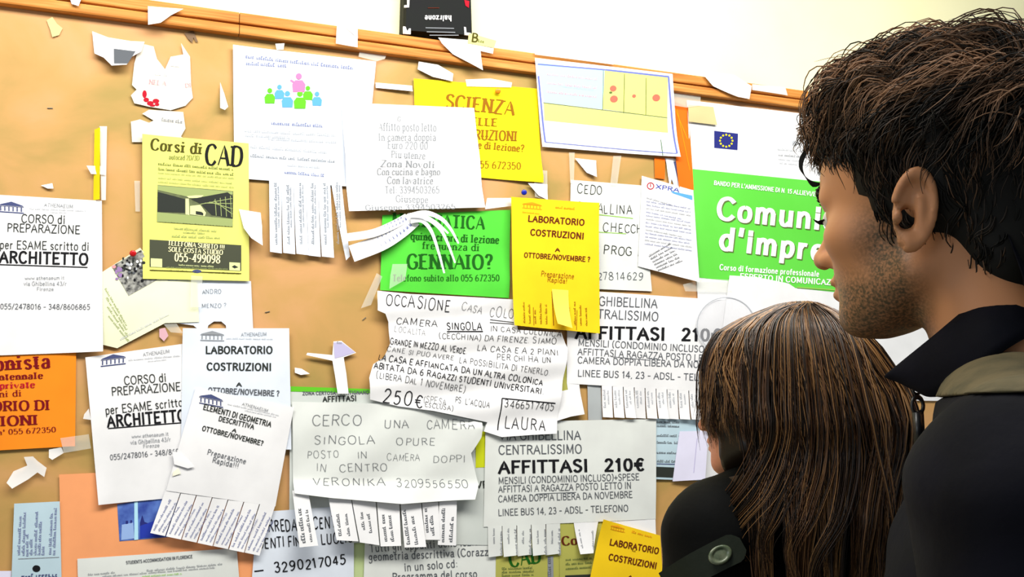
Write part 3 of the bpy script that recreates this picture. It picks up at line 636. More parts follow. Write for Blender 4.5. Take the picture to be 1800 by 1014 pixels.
# room wanted pencil note
s = Sheet('room_note', 'crumpled white pencil note asking for a single room, with cut tabs below', 'notice', [(513, 706), (846, 716), (836, 880), (515, 868)], 4.5, PM['pearl'], outline=[(513, 706), (700, 710), (846, 742), (842, 768), (824, 796), (836, 850), (826, 876), (700, 884), (580, 874), (515, 866)],
          warp=lambda u, v: .016 * max(0, (v - .86) / .14 if v > .86 else 0) * (1 - .3 * u) + .014 * exp(-((u - .95) / .07) ** 2) * (v > .2) + .004 * sin(u * 7 + v * 4) ** 2, wave=.0014, step=.01)
for tx, a, b, c, d, h in [('CERCO', 548, 748, 634, 747, 17), ('UNA', 674, 752, 718, 752, 15), ('CAMERA', 750, 753, 828, 754, 16), ('SINGOLA', 552, 780, 658, 780, 14), ('OPURE', 696, 782, 764, 782, 13), ('POSTO', 540, 805, 594, 804, 13), ('IN', 628, 805, 645, 805, 12), ('CAMERA', 680, 809, 737, 810, 12), ('DOPPI', 760, 812, 816, 812, 12),
                          ('IN', 556, 827, 573, 828, 13), ('CENTRO', 596, 829, 680, 828, 14), ('VERONIKA', 550, 852, 676, 853, 13), ('3209556550', 695, 855, 820, 857, 13)]: s.t(tx, a, b, c, d, h, 'k', 'grey')
for q, li, lf in [([(514, 862), (542, 866), (556, 957), (523, 960)], [(534, 952, 528, 893, 7), (546, 950, 540, 895, 5)], .02), ([(576, 868), (616, 872), (627, 950), (589, 948)], [(598, 940, 594, 895, 5), (613, 940, 608, 895, 5)], .014), ([(618, 874), (660, 878), (664, 957), (630, 952)], [(640, 930, 636, 894, 5), (652, 935, 648, 898, 5)], .012),
                  ([(662, 878), (702, 882), (702, 958), (666, 959)], [(678, 950, 674, 898, 6), (690, 950, 686, 905, 6)], .014), ([(704, 882), (740, 884), (746, 960), (708, 961)], [(718, 955, 712, 894, 6), (732, 955, 726, 906, 6)], .013), ([(742, 884), (770, 882), (772, 948), (746, 948)], [(752, 935, 750, 893, 6), (762, 940, 760, 905, 6)], .006), ([(772, 882), (803, 880), (800, 958), (768, 957)], [(779, 952, 782, 893, 6), (793, 952, 797, 908, 6)], .006)]:
    s.tab(q, lift=lf, bend=1.2, lines=li, ink='grey', off=s.off + .012, m=PM['white'])
# left column of course flyers ---------------------------------------------------
def corso(s, pts, extra=True):
    for (tx, st, h, ink), (a, b, c, d) in zip([('CORSO di', 's', 14, 'dark'), ('PREPARAZIONE', 's', 14, 'dark'), ('per ESAME scritto di', 's', 14, 'dark'), ('ARCHITETTO', 'b', 19, 'black'), ('www.athenaeum.it', 's', 6, 'mid'), ('via Ghibellina 43/r', 's', 7, 'mid'), ('Firenze', 's', 6, 'mid'), ('055/2478016 - 348/8606865', 's', 9, 'grey')], pts): s.t(tx, a, b, c, d, h, st, ink)
s = Sheet('course_flyer', 'white course flyer for architects, largest one, cut by the left edge of the photo', 'flyer', [(-46, 340), (179, 353), (181, 618), (-40, 626)], 5, PM['white'], group=None, lift=[(1, 1, .012, .5)], wave=.0009)
temple(s, -2, 373, 42, 376, 20); s.t('ATHENAEUM', 78, 363, 128, 366, 6, 's', 'mid'); s.greek(52, 368, 152, 372, 3, 'light'); s.greek(88, 374, 120, 375, 2.5, 'light')
corso(s, [(38, 391, 114, 393), (13, 407, 140, 411), (0, 437, 156, 440), (0, 461, 154, 465), (44, 492, 113, 491), (42, 502, 117, 502), (65, 511, 94, 511), (1, 543, 158, 544)])
s.line(-10, 465, 154, 470, 2, 'black')
s = Sheet('course_flyer', 'white course flyer for architects, smaller tilted one above the salmon poster', 'flyer', [(150, 628), (324, 604), (334, 872), (173, 887)], 4, PM['white'], lift=[(0, 1, .008, .4)])
temple(s, 177, 645, 221, 640, 20); s.t('ATHENAEUM', 252, 626, 298, 620, 6, 's', 'mid'); s.greek(226, 634, 320, 626, 3, 'light'); s.greek(260, 636, 292, 633, 2.4, 'light')
corso(s, [(219, 676, 292, 670), (197, 695, 317, 686), (186, 728, 340, 711), (190, 750, 326, 739), (232, 770, 296, 765), (230, 781, 300, 775), (252, 787, 280, 785), (194, 808, 340, 795)])
s.line(190, 753, 330, 742, 2, 'black')
s = Sheet('lab_flyer', 'white lab course flyer, upright, behind the tilted geometry flyer', 'flyer', [(321, 577), (508, 577), (512, 790), (318, 790)], 6, PM['bluish'], lift=[(0, 0, .004, .3)], wave=.0010)
temple(s, 352, 599, 394, 600, 18, 'mid'); s.t('ATHENAEUM', 424, 591, 468, 590, 6, 's', 'mid'); s.greek(398, 596, 480, 597, 2.6, 'light')
s.t('LABORATORIO', 362, 621, 478, 621, 12, 'b', 'dark').t('COSTRUZIONI', 364, 650, 476, 651, 12, 'b', 'dark').t('A', 416, 679, 424, 679, 7, 'b', 'dark').t('OTTOBRE/NOVEMBRE ?', 366, 690, 490, 696, 9, 'b', 'grey')
s = Sheet('geometry_flyer', 'white geometry course flyer tilted clockwise with a bottom row of uncut tabs', 'flyer', [(344, 681), (516, 716), (484, 890), (292, 862)], 8, PM['white'], lift=[(1, 0, .004, .4)], wave=.0010)
temple(s, 350, 709, 392, 717, 20); s.t('ATHENAEUM', 425, 712, 470, 724, 5, 's', 'mid'); s.greek(400, 711, 490, 731, 2.6, 'light'); s.greek(430, 722, 486, 734, 2.4, 'light')
s.t('ELEMENTI DI GEOMETRIA', 357, 719, 475, 750, 9, 'b', 'dark').t('DESCRITTIVA', 384, 739, 445, 754, 8, 'b', 'dark').t('A', 408, 758, 414, 760, 6, 'b', 'dark').t('OTTOBRE/NOVEMBRE?', 355, 756, 461, 783, 8, 'b', 'dark').t('Preparazione', 364, 798, 431, 815, 9, 's', 'grey').t('Rapida!!!', 373, 812, 418, 823, 9, 's', 'grey')
for i in range(7):
    a, b = i / 7 + .004, (i + 1) / 7 - .004
    L = lambda p, q, t: (p[0] + (q[0] - p[0]) * t, p[1] + (q[1] - p[1]) * t)
    tl, tr, br, bl = (290, 862), (484, 890), (456, 976), (263, 936)
    q = [L(tl, tr, a), L(tl, tr, b), L(bl, br, b), L(bl, br, a)]
    m1, m2, m3 = L(q[3], q[2], .3), L(q[0], q[1], .45), L(q[3], q[2], .62); m4 = L(q[0], q[1], .75); m5, m6 = L(q[3], q[2], .88), L(q[0], q[1], .98)
    s.tab(q, lift=.005 + .003 * (i % 2), lines=[(m1[0], m1[1] - 6, m2[0], m2[1] + 12, 3.6), (m3[0], m3[1] - 6, m4[0], m4[1] + 18, 3.2), (m5[0], m5[1] - 6, m6[0], m6[1] + 24, 3)], ink='greyblue')
# CAD flyer
s = Sheet('cad_flyer', 'pale lime course flyer headed Corsi di CAD with a grey street photo', 'flyer', [(250, 236), (437, 252), (438, 494), (251, 490)], 6, PM['lemon'], wave=.0007, lift=[(0, 0, .003, .3)])
s.t('Corsi di', 265, 263, 354, 271, 19, 'R', 'olive').t('CAD', 361, 289, 424, 293, 35, 'R', 'black').t('autocad 2D/3D', 297, 280, 350, 282, 8, 'r', 'moss')
for i, y in enumerate((290, 299, 305, 314, 321)): s.greek(278, y, 411, y + 10, 4.4 if i < 2 else 3, 'moss' if i < 2 else 'sage')
p = s.sub('printed_photo', [(277, 325), (410, 336), (409, 399), (276, 390)], mat('photo_grey_green', (104, 112, 74), .6, .3, noise=(60, (70, 78, 52), 1.0)), 'grey printed street photo')
p.poly([(277, 326), (409, 337), (409, 342), (342, 347), (326, 345), (277, 334)], 'sage').poly([(318, 338), (370, 334), (352, 348), (332, 348)], 'pale').poly([(277, 337), (325, 350), (325, 374), (277, 372)], 'dark').poly([(335, 350), (400, 338), (409, 345), (409, 384), (372, 378), (352, 358)], 'dark').poly([(326, 349), (332, 349), (333, 378), (326, 377)], 'pale').poly([(334, 362), (352, 360), (362, 374), (360, 380), (334, 377)], 'pale').poly([(344, 371), (358, 373), (357, 379), (344, 377)], 'dark')
p.poly([(276, 373), (409, 385), (409, 399), (276, 390)], 'sage').poly([(276, 380), (409, 392), (409, 399), (276, 390)], 'moss')
for k in range(4): p.line(352 + k * 8, 359 - k * 2, 408, 349 + k * 9, 1.2, 'sage', n=2)
for k in range(4): p.line(378 + k * 9, 350 - k * 2, 380 + k * 9, 379 + k, 1.1, 'sage', n=2)
s.greek(306, 403, 380, 408, 4, 'sage').greek(322, 410, 362, 412, 4, 'sage').greek(302, 417, 386, 420, 4, 'sage')
b = s.sub('phone_banner', [(263, 421), (424, 431), (424, 476), (263, 469)], mat('banner_ink', (62, 66, 48), .6), 'dark printed phone banner')
b.t('TELEFONA SUBITO !!!', 295, 431, 394, 439, 8, 'R', 'cream').t('SOLE COSTA STUDIO', 296, 442, 391, 448, 8, 'R', 'cream').t('055-499098', 307, 459, 386, 463, 14, 'R', 'cream').greek(314, 467, 376, 470, 3, 'pale').greek(292, 471, 400, 474, 2.4, 'sage')
b.block([(265, 454), (285, 455), (285, 470), (265, 469)], 'pale', 1, 1).block([(403, 461), (422, 462), (422, 476), (403, 475)], 'pale', 1, 1).poly([(407, 469), (412, 466), (419, 470), (412, 472)], 'dark')
s.greek(265, 476, 330, 478, 2.6, 'olive').greek(366, 480, 422, 482, 2.6, 'olive').line(263, 475, 424, 481, 1.6, 'olive').disc(346, 477, 8, 3, 'slate')
# magazine leaf and sheet behind it
s = Sheet('notice', 'white handwritten sheet with a round notch, below the CAD flyer', 'notice', [(288, 486), (441, 494), (446, 584), (352, 588)], 2, PM['bluish'], outline=[(288, 486), (441, 494), (445, 582), (398, 582), (397, 572), (389, 565), (376, 565), (366, 572), (364, 582), (352, 582), (340, 572), (296, 566)])
s.t('ANDRO', 356, 517, 389, 516, 8, 'h', 'grey').t('MENZO ?', 355, 541, 397, 540, 7, 'h', 'grey')
s = Sheet('magazine_leaf', 'cream magazine leaf hanging askew under the red pin, with a crowd picture', 'leaf', [(176, 472), (246, 438), (336, 548), (200, 612)], 3, PM['cream'], outline=[(180, 478), (246, 436), (296, 494), (346, 492), (350, 566), (290, 568), (206, 612), (181, 606)], wave=.0014, lift=[(1, 0, .006, .6)])
for i in range(4): s.greek(184 + i * 2, 508 + i * 16, 222 + i * 2 - i, 574 + i * 9, 3.4, 'sage')
s.greek(212, 598, 300, 552, 4, 'faint')
p = s.sub('printed_photo', [(196, 468), (248, 440), (276, 492), (226, 520)], mat('photo_crowd', (168, 168, 162), .5, .4, noise=(120, (42, 42, 44), 1.0)), 'speckled crowd photo')
r = random.Random(4)
for k in range(36):
    x = 214 + r.random() * 40; y = 452 + (x - 214) * .5 + r.random() * 36 - (x - 214) * .3
    p.disc(x, y, r.uniform(1.4, 3.4), r.uniform(1.4, 3), r.choice(['black', 'dark', 'white', 'grey', 'light']), 7, eps=.0006 + k * .00002)
for k in range(8): p.disc(200 + r.random() * 14, 468 + r.random() * 28, r.uniform(2, 5), r.uniform(2, 4), r.choice(['violet', 'pink', 'rose', 'violet']), 7, eps=.0007 + k * .00002)
# torn poster remains
s = Sheet('torn_poster', 'torn remains of an old white poster with a red stain, high on the left', 'torn poster', [(232, 75), (338, 80), (340, 196), (230, 190)], 1, PM['aged'], outline=[(246, 76), (270, 82), (276, 104), (290, 122), (300, 100), (322, 96), (318, 76), (334, 100), (336, 150), (339, 172), (326, 186), (300, 194), (262, 188), (236, 182), (230, 168), (240, 158), (232, 150), (236, 112)], wave=.0010)
s.greek(272, 132, 294, 134, 6, 'faint').t('NEL A...', 262, 148, 300, 152, 8, 'r', 'rose').t('DI', 326, 154, 336, 153, 7, 'r', 'rose')
for x, y, a, b in [(254, 166, 4, 7), (257, 176, 5, 4), (264, 182, 6, 4), (274, 178, 6, 4), (276, 184, 4, 3), (268, 186, 5, 2)]: s.disc(x, y, a, b, 'red', 9)
s = Sheet('torn_poster', 'torn white poster remnant right above the CAD flyer', 'torn poster', [(230, 194), (328, 194), (330, 252), (230, 250)], 1, PM['aged'], outline=[(250, 200), (262, 193), (322, 197), (326, 226), (318, 240), (332, 250), (232, 250), (230, 214), (246, 210), (262, 216), (270, 212)])
s.greek(284, 213, 320, 217, 6, 'mid')
# ------------------------------------------------------------------ scraps, tape and pins
def scrap(name, label, cat, outline, layer, m=None, lift=.004, off=None, curlv=2.0):
    xs = [p[0] for p in outline]; ys = [p[1] for p in outline]
    q = rectq(min(xs), min(ys), max(xs), max(ys))
    return Sheet(name, label, cat, q, layer, m or PM['white'], outline=outline, warp=lambda u, v: lift * max(0, v) ** curlv, wave=.0008, step=.007, off=off)
R0 = .0225   # in front of the rail
scrap('paper_scrap', 'white paper scrap stuck on the rail, leftmost full one above the torn poster', 'paper scrap', [(260, 11), (322, 16), (300, 28), (282, 42), (260, 46)], 0, lift=.008, off=R0)
scrap('paper_scrap', 'small bluish paper scrap on the rail at the top left edge of the photo', 'paper scrap', [(120, -12), (146, -10), (138, 12), (126, 8)], 0, PM['bluish'], off=R0)
s = scrap('tape_piece', 'square white tape piece wrapped over the rail above the crowd notice', 'tape', [(592, 45), (629, 48), (628, 84), (590, 77)], 0, MASK, lift=.002, off=R0); s.poly([(604, 46), (629, 68), (628, 50)], 'faint')
scrap('paper_scrap', 'white triangular paper scrap hanging over the rail below the black plaque', 'paper scrap', [(775, 75), (812, 83), (844, 86), (846, 126), (824, 112), (796, 96)], 0, lift=.010, off=R0)
scrap('tape_piece', 'pale tape piece on the rail just right of the black plaque', 'tape', [(770, 66), (830, 71), (868, 82), (866, 95), (776, 75)], 0, MASK, lift=.001, off=R0 - .001)
scrap('paper_scrap', 'torn white paper hanging over the rail between the framed card and the man', 'paper scrap', [(1230, 124), (1290, 132), (1320, 152), (1318, 160), (1313, 176), (1294, 172), (1276, 164), (1252, 152)], 0, lift=.010, off=R0)
scrap('tape_piece', 'clear tape strip along the rail just before the man\'s hair', 'tape', [(1322, 148), (1380, 154), (1384, 168), (1322, 158)], 0, MASK, lift=.001, off=R0)
scrap('tape_piece', 'thin white tape along the top of the rail above the framed card', 'tape', [(940, 86), (1080, 104), (1078, 114), (940, 96)], 0, MASK, lift=.001, off=R0)
s = scrap('sticker', 'yellow sticker with a black initial on the rail beside the plaque', 'sticker', [(824, 58), (872, 72), (868, 84), (822, 76)], 0, paper_mat('sticker', (232, 222, 140)), lift=.001, off=R0 + .001)
s.t('B', 829, 73, 838, 74, 14, 'b', 'olive').greek(840, 74, 850, 76, 5, 'moss')
s = scrap('paper_scrap', 'white torn paper corner with a grey square, left of the torn poster', 'paper scrap', [(162, 55), (190, 66), (230, 73), (254, 74), (248, 92), (232, 102), (222, 118), (196, 120), (182, 104), (166, 96)], 2, lift=.016)
s.poly([(200, 87), (238, 92), (224, 116), (200, 116)], 'grey')
scrap('paper_scrap', 'faded greenish paper remnant high on the bare left part of the board', 'paper scrap', [(82, 36), (92, 30), (100, 42), (110, 50), (104, 62), (92, 66), (88, 52)], 0, paper_mat('faded', (208, 200, 140)), lift=.001)
scrap('tape_piece', 'pale square of tape inside the gap of the torn poster', 'tape', [(300, 100), (318, 100), (316, 118), (300, 116)], 2, MASK, lift=.001)
scrap('paper_scrap', 'drop-shaped white paper curl beside the crowd notice', 'paper scrap', [(387, 145), (394, 165), (400, 190), (394, 196), (386, 192)], 1, lift=.012)
s = Sheet('paper_strip', 'thin bright yellow strip above the largest course flyer', 'paper strip', [(166, 228), (176, 226), (175, 352), (164, 352)], 3, PM['yellow'], warp=lambda u, v: .01 * u)
scrap('tape_piece', 'long upright clear tape beside the thin yellow strip', 'tape', [(175, 222), (188, 222), (186, 352), (178, 352)], 4, MASK, lift=.001)
scrap('tape_piece', 'small white tape piece crossing the thin yellow strip', 'tape', [(152, 291), (184, 292), (186, 308), (160, 306)], 5, MASK, lift=.002)
scrap('paper_scrap', 'tiny white paper tip on the bare board above the largest course flyer', 'paper scrap', [(72, 326), (92, 322), (94, 332), (84, 332)], 0, lift=.003)
scrap('tape_piece', 'upright clear tape hanging right of the CAD flyer\'s top', 'tape', [(236, 318), (246, 318), (246, 372), (238, 372)], 0, TAPE, lift=.001)
scrap('paper_scrap', 'white curled paper leaf overlapping the right edge of the CAD flyer', 'paper scrap', [(420, 368), (458, 374), (460, 398), (459, 434), (440, 420), (428, 402)], 8, lift=.02)
scrap('tape_piece', 'pale tape hanging below the CAD flyer over the magazine leaf', 'tape', [(336, 484), (356, 486), (354, 540), (334, 540)], 8, TAPE, lift=.002)
s = scrap('paper_scrap', 'white T-shaped paper tab stuck alone on the bare board above the pencil note', 'paper scrap', [(586, 600), (600, 599), (626, 620), (604, 628), (608, 656), (611, 692), (592, 692), (588, 660), (584, 634), (538, 624), (540, 620), (584, 624)], 5, lift=.008)
s.greek(592, 604, 604, 605, 4, 'mid').poly([(586, 602), (600, 601), (624, 619), (604, 626), (588, 630)], 'lilac')
scrap('paper_scrap', 'small white flake of paper left of the T-shaped tab', 'paper scrap', [(518, 646), (530, 648), (544, 657), (528, 659), (518, 655)], 0, lift=.004)
scrap('tape_piece', 'crumpled pale tape ball below the orange flyer', 'tape', [(42, 803), (58, 802), (66, 810), (82, 822), (78, 838), (66, 830), (50, 842), (22, 858), (12, 848), (24, 828), (48, 818)], 1, MASK, lift=.012)
scrap('tape_piece', 'white tape scrap at the foot of the orange flyer', 'tape', [(86, 790), (108, 786), (112, 796), (92, 808), (86, 804)], 3, MASK, lift=.005)
scrap('tape_piece', 'grey frosted tape holding the orange flyer\'s lower right corner', 'tape', [(106, 770), (156, 763), (160, 788), (112, 796)], 5, TAPE, lift=.001)
scrap('tape_piece', 'small white tape triangle beside the orange flyer', 'tape', [(148, 728), (156, 718), (160, 738), (146, 736)], 3, MASK, lift=.002)
s = scrap('paper_scrap', 'white torn patch at the left edge of the geometry flyer', 'paper scrap', [(303, 793), (320, 796), (342, 820), (330, 823), (306, 816)], 10, lift=.002)
scrap('paper_scrap', 'tiny cream torn patch on the geometry flyer', 'paper scrap', [(304, 830), (313, 822), (318, 832), (303, 837)], 10, PM['ivory'], lift=.001)
scrap('paper_scrap', 'white paper strip between the crowd notice and the SCIENZA flyer', 'paper strip', [(660, 145), (724, 151), (724, 162), (660, 155)], 1, lift=.006)
scrap('paper_scrap', 'white folded paper on the top left corner of the SCIENZA flyer', 'paper scrap', [(736, 108), (770, 114), (796, 130), (794, 144), (760, 136), (734, 122)], 4, lift=.004)
scrap('tape_piece', 'white tape along the top edge of the SCIENZA flyer', 'tape', [(818, 140), (862, 138), (900, 145), (898, 154), (820, 152)], 4, MASK, lift=.001)
scrap('tape_piece', 'clear tape on the upper right corner of the crowd notice', 'tape', [(632, 90), (680, 95), (676, 104), (662, 108), (630, 100)], 5, TAPE, lift=.001)
scrap('tape_piece', 'small white tape dot above the crowd notice\'s heading', 'tape', [(484, 77), (500, 76), (498, 88), (486, 88)], 5, MASK, lift=.001)
scrap('tape_piece', 'upright clear tape left of the CEDO sheet', 'tape', [(1000, 268), (1010, 268), (1008, 322), (1002, 322)], 4, TAPE, lift=.001)
scrap('tape_piece', 'slanted clear tape above the CEDO sheet\'s right corner', 'tape', [(1078, 274), (1092, 274), (1084, 326), (1072, 326)], 4, TAPE, lift=.001)
scrap('paper_scrap', 'white torn corner above the CEDO sheet', 'paper scrap', [(1010, 278), (1048, 282), (1047, 312), (1030, 304)], 2, PM['bluish'], lift=.006)
scrap('tape_piece', 'double strip of clear tape below the SCIENZA flyer', 'tape', [(938, 298), (962, 300), (962, 352), (940, 346)], 4, TAPE, lift=.001)
scrap('paper_scrap', 'white torn corner above the yellow lab flyer, by the blue pin', 'paper scrap', [(928, 322), (962, 324), (962, 352), (946, 344)], 5, lift=.003)
scrap('tape_piece', 'white tape left of the yellow lab flyer\'s top corner', 'tape', [(856, 348), (900, 348), (900, 362), (852, 368)], 6, MASK, lift=.001)
scrap('tape_piece', 'pale tape at the lower left corner of the green GENNAIO flyer', 'tape', [(690, 464), (716, 464), (712, 492), (684, 508), (686, 484)], 8, TAPE, lift=.001)
scrap('tape_piece', 'slanted clear tape left of the wavy handwritten note', 'tape', [(662, 480), (672, 486), (652, 536), (634, 542)], 3, TAPE, lift=.001)
scrap('cardboard_patch', 'khaki cardboard patch over the top left corner of the green and white poster', 'cardboard', [(1209, 184), (1254, 188), (1260, 220), (1210, 214)], 6, PM['card'], lift=.001)
scrap('tape_piece', 'crumpled clear tape above the tall orange folder', 'tape', [(1178, 158), (1232, 162), (1230, 186), (1206, 190), (1182, 186)], 5, TAPE, lift=.004)
scrap('paper_scrap', 'white torn sheet covering the lower left corner of the green poster, above the woman', 'paper scrap', [(1282, 484), (1330, 487), (1386, 498), (1412, 516), (1450, 560), (1450, 640), (1262, 640), (1276, 530)], 6, lift=.002)
scrap('tape_piece', 'greenish tape tail at the lower left corner of the green poster', 'tape', [(1200, 500), (1240, 490), (1286, 492), (1286, 514), (1204, 512)], 6, TAPE, lift=.001)
s = scrap('plastic_disc', 'round clear plastic disc in front of the upper rental notice, beside the woman\'s hair', 'disc', [(1276 + 54 * cos(a * pi / 12), 572 + 52 * sin(a * pi / 12)) for a in range(24)], 7, mat('clear_plastic', (236, 238, 246), .15, .5, alpha=.25), lift=.002)
s.disc(1276, 572, 52, 50, 'light', 40, hole=.97)
scrap('paper_strip', 'grey printed paper strip beside the wavy handwritten note\'s right edge', 'paper strip', [(990, 642), (998, 642), (1000, 698), (982, 698)], 3, PM['khaki'], lift=.002)
scrap('paper_scrap', 'white torn piece right of the LAURA signature', 'paper scrap', [(976, 690), (1018, 680), (1026, 728), (1002, 732), (976, 740)], 5.5, lift=.006)
scrap('tape_piece', 'small dark tape mark under the rail right of the torn poster', 'tape', [(324, 58), (340, 54), (348, 74), (344, 74), (340, 66), (338, 76), (330, 68)], 0, mat('brown_tape', (104, 76, 44), .5), lift=.001)
scrap('paper_scrap', 'white paper sliver between the blue-edged strip and the framed card', 'paper scrap', [(1170, 278), (1184, 279), (1182, 306), (1176, 330)], 2.5, lift=.004)
scrap('tape_piece', 'clear tape tail below the white handwritten sheet under the CAD flyer', 'tape', [(284, 566), (310, 568), (322, 586), (300, 584)], 3, TAPE, lift=.001)
scrap('paper_scrap', 'pink torn speck above the smaller tilted course flyer', 'paper scrap', [(280, 578), (290, 576), (296, 590), (288, 600), (280, 592)], 1, paper_mat('pinkish', (214, 170, 180)), lift=.001)

def pin(px, py, off, rgb, label, r=.0065):
    c = on_board(px, py, off + .006); n = 16; prof = [(0, .0), (.35, .0), (.4, .3), (.55, .5), (1, .62), (1, .9), (.85, 1.05), (.45, 1.12), (0, 1.14)]
    V = []; Fc = []
    for pr, ph in prof:
        for k in range(n): V.append((pr * r * cos(2 * pi * k / n), -ph * r * 1.4, pr * r * sin(2 * pi * k / n)))
    for i in range(len(prof) - 1):
        for k in range(n): a = i * n + k; b = i * n + (k + 1) % n; Fc.append((a, b, b + n, a + n))
    o = link_mesh('push_pin', V, [q for q in Fc], mat('pin_%d_%d_%d' % rgb, rgb, .3, .5), smooth=True); o.location = c + Vector((0, .006, 0)); o.rotation_euler = (.25, 0, -.2)
    tag(o, label, 'push pin')
    link_mesh('needle', [(-.0005, 0, 0), (.0005, 0, 0), (0, 0, .0008), (-.0005, off, 0), (.0005, off, 0), (0, off, .0008)], [(0, 1, 4, 3), (1, 2, 5, 4), (2, 0, 3, 5)], mat('steel_needle', (170, 170, 175), .3, .6), parent=o)
pin(235, 444, .012, (196, 14, 24), 'red push pin holding the cream magazine leaf')
pin(922, 337, .012, (24, 40, 170), 'blue push pin just above the yellow lab flyer')
pin(876, 159, .008, (232, 140, 24), 'orange push pin at the top of the SCIENZA flyer')

# staples left in the bare board
STP = mat('old_staple', (120, 116, 104), .4, .6)
r = random.Random(9)
for i, (x, y, lb) in enumerate([(88, 190, 'small rusty staple alone in the bare upper left of the board'), (470, 548, 'small rusty staple in the bare patch right of the white notched sheet'), (640, 560, 'small rusty staple in the bare patch left of the wavy note')]):
    c = on_board(x, y, .001); v, f = box_geo(-.005, .005, -.0014, .0014, -.0006, .0006)
    v2, f2 = box_geo(-.005, -.004, -.001, .004, -.0006, .0006); v3, f3 = box_geo(.004, .005, -.001, .004, -.0006, .0006)
    V = v + v2 + v3; Fc = f + [tuple(k + 8 for k in q) for q in f2] + [tuple(k + 16 for k in q) for q in f3]
    o = link_mesh('staple', V, Fc, STP); o.location = c; o.rotation_euler = (0, r.uniform(-1, 1), 0); tag(o, lb, 'staple')

# plaque on the rail
pq, pc = plate('plaque', 'black plaque with pale upside-down lettering standing on the rail', 'plaque', [(711, -40), (826, -30), (829, 67), (708, 58)], -.004, .03, PLQ)
for s in SHEETS[:]: s.finish()
ps = Sheet.__new__(Sheet); ps.base = None; ps.off = .004 + .013; ps.rng = random.Random(2); ps.o = (0, 0); ps.u = (1, 0); ps.v = (0, 1); ps.det = 1; ps.wave = 0; ps.warp = None; ps.lift = []; ps.ph = [0] * 4; ps.fr = (1, 1)
ps.c = pq.location.copy(); ps.root = ps.ob = pq; ps.polys = []; ps.inks = []
ps.t('hairzone', 793, 28, 747, 28, 9, 'b', 'white')
ps.line(748, 49, 798, 50, 1.4, 'mid').line(750, 56, 800, 57, 1.4, 'mid').line(755, 62, 806, 62, 1.4, 'mid').line(752, 14, 772, 14, 1, 'brown')
ps.poly([(816, 0), (825, 2), (824, 14), (818, 10)], 'red')
ps.finish()
CLIP = mat('white_corner_clip', (236, 234, 236), .4)
for px in ([(709, 46), (713, 47), (716, 55), (719, 50), (722, 50), (722, 60), (709, 59)], [(716, -2), (720, -2), (719, 13), (711, 13), (711, 9), (716, 9)], [(816, 47), (819, 48), (820, 57), (828, 58), (828, 63), (817, 61)]):
    P = [on_board(x, y, .019) - pq.location for x, y in px]; n = len(P)
    V = P + [p + Vector((0, .004, 0)) for p in P]
    link_mesh('corner_clip', V, [tuple(range(n))[::-1], tuple(range(n, 2 * n))] + [(i, (i + 1) % n, n + (i + 1) % n, n + i) for i in range(n)], CLIP, parent=pq)

GROUPS = {'tape_piece': 'tape pieces on the board', 'paper_scrap': 'paper scraps on the board', 'push_pin': 'push pins in the board', 'staple': 'staples left in the board', 'torn_poster': 'remains of torn posters',
          'rental_notice': 'room-rental notices', 'course_flyer': 'course flyers for architects', 'lab_flyer': 'lab course flyers', 'paper_strip': 'paper strips on the board', 'room_note': 'handwritten room notes'}
for o in COL.objects:
    k = o.name.split('.')[0]
    if o.parent is None and k in GROUPS: o['group'] = GROUPS[k]
# ------------------------------------------------------------------ people: bodies grown as one smooth surface from a distance field
def surface_nets(f, lo, hi, h):
    lo = np.array(lo, float); n = np.ceil((np.array(hi) - lo) / h).astype(int) + 1
    ax = [lo[i] + h * np.arange(n[i]) for i in range(3)]
    X, Y, Z = np.meshgrid(*ax, indexing='ij')
    D = f(X, Y, Z).astype(np.float32)
    s = D < 0
    idx = -np.ones(np.array(n) - 1, int)
    cs = [D[i:n[0] - 1 + i, j:n[1] - 1 + j, k:n[2] - 1 + k] for i in (0, 1) for j in (0, 1) for k in (0, 1)]
    co = [(i, j, k) for i in (0, 1) for j in (0, 1) for k in (0, 1)]
    cnt = sum((c < 0).astype(int) for c in cs)
    act = (cnt > 0) & (cnt < 8)
    ii = np.argwhere(act); idx[act] = np.arange(len(ii))
    acc = np.zeros((len(ii), 3)); w = np.zeros(len(ii))
    cv = [c[act] for c in cs]
    for a in range(8):
        for b in range(a + 1, 8):
            d = np.array(co[b]) - np.array(co[a])
            if np.abs(d).sum() != 1: continue
            m = (cv[a] < 0) != (cv[b] < 0)
            t = np.where(m, cv[a] / np.where(m, cv[a] - cv[b], 1), 0)
            acc += np.where(m[:, None], np.array(co[a])[None] + t[:, None] * d[None], 0); w += m
    V = lo + h * (ii + acc / w[:, None])
    F = []
    for axi in range(3):
        o1, o2 = (axi + 1) % 3, (axi + 2) % 3
        sl0 = [slice(None)] * 3; sl1 = [slice(None)] * 3
        sl0[axi] = slice(0, n[axi] - 1); sl1[axi] = slice(1, n[axi])
        ch = s[tuple(sl0)] != s[tuple(sl1)]
        e = np.argwhere(ch)
        ok = (e[:, o1] > 0) & (e[:, o2] > 0) & (e[:, o1] < n[o1] - 1) & (e[:, o2] < n[o2] - 1)
        e = e[ok]; ins = s[tuple(sl0)][tuple(e.T)]
        def g(d1, d2):
            q = e.copy(); q[:, o1] -= d1; q[:, o2] -= d2; return idx[tuple(q.T)]
        q = np.stack([g(1, 1), g(0, 1), g(0, 0), g(1, 0)], 1)
        q[~ins] = q[~ins][:, ::-1]
        F.append(q)
    return V, np.concatenate(F)

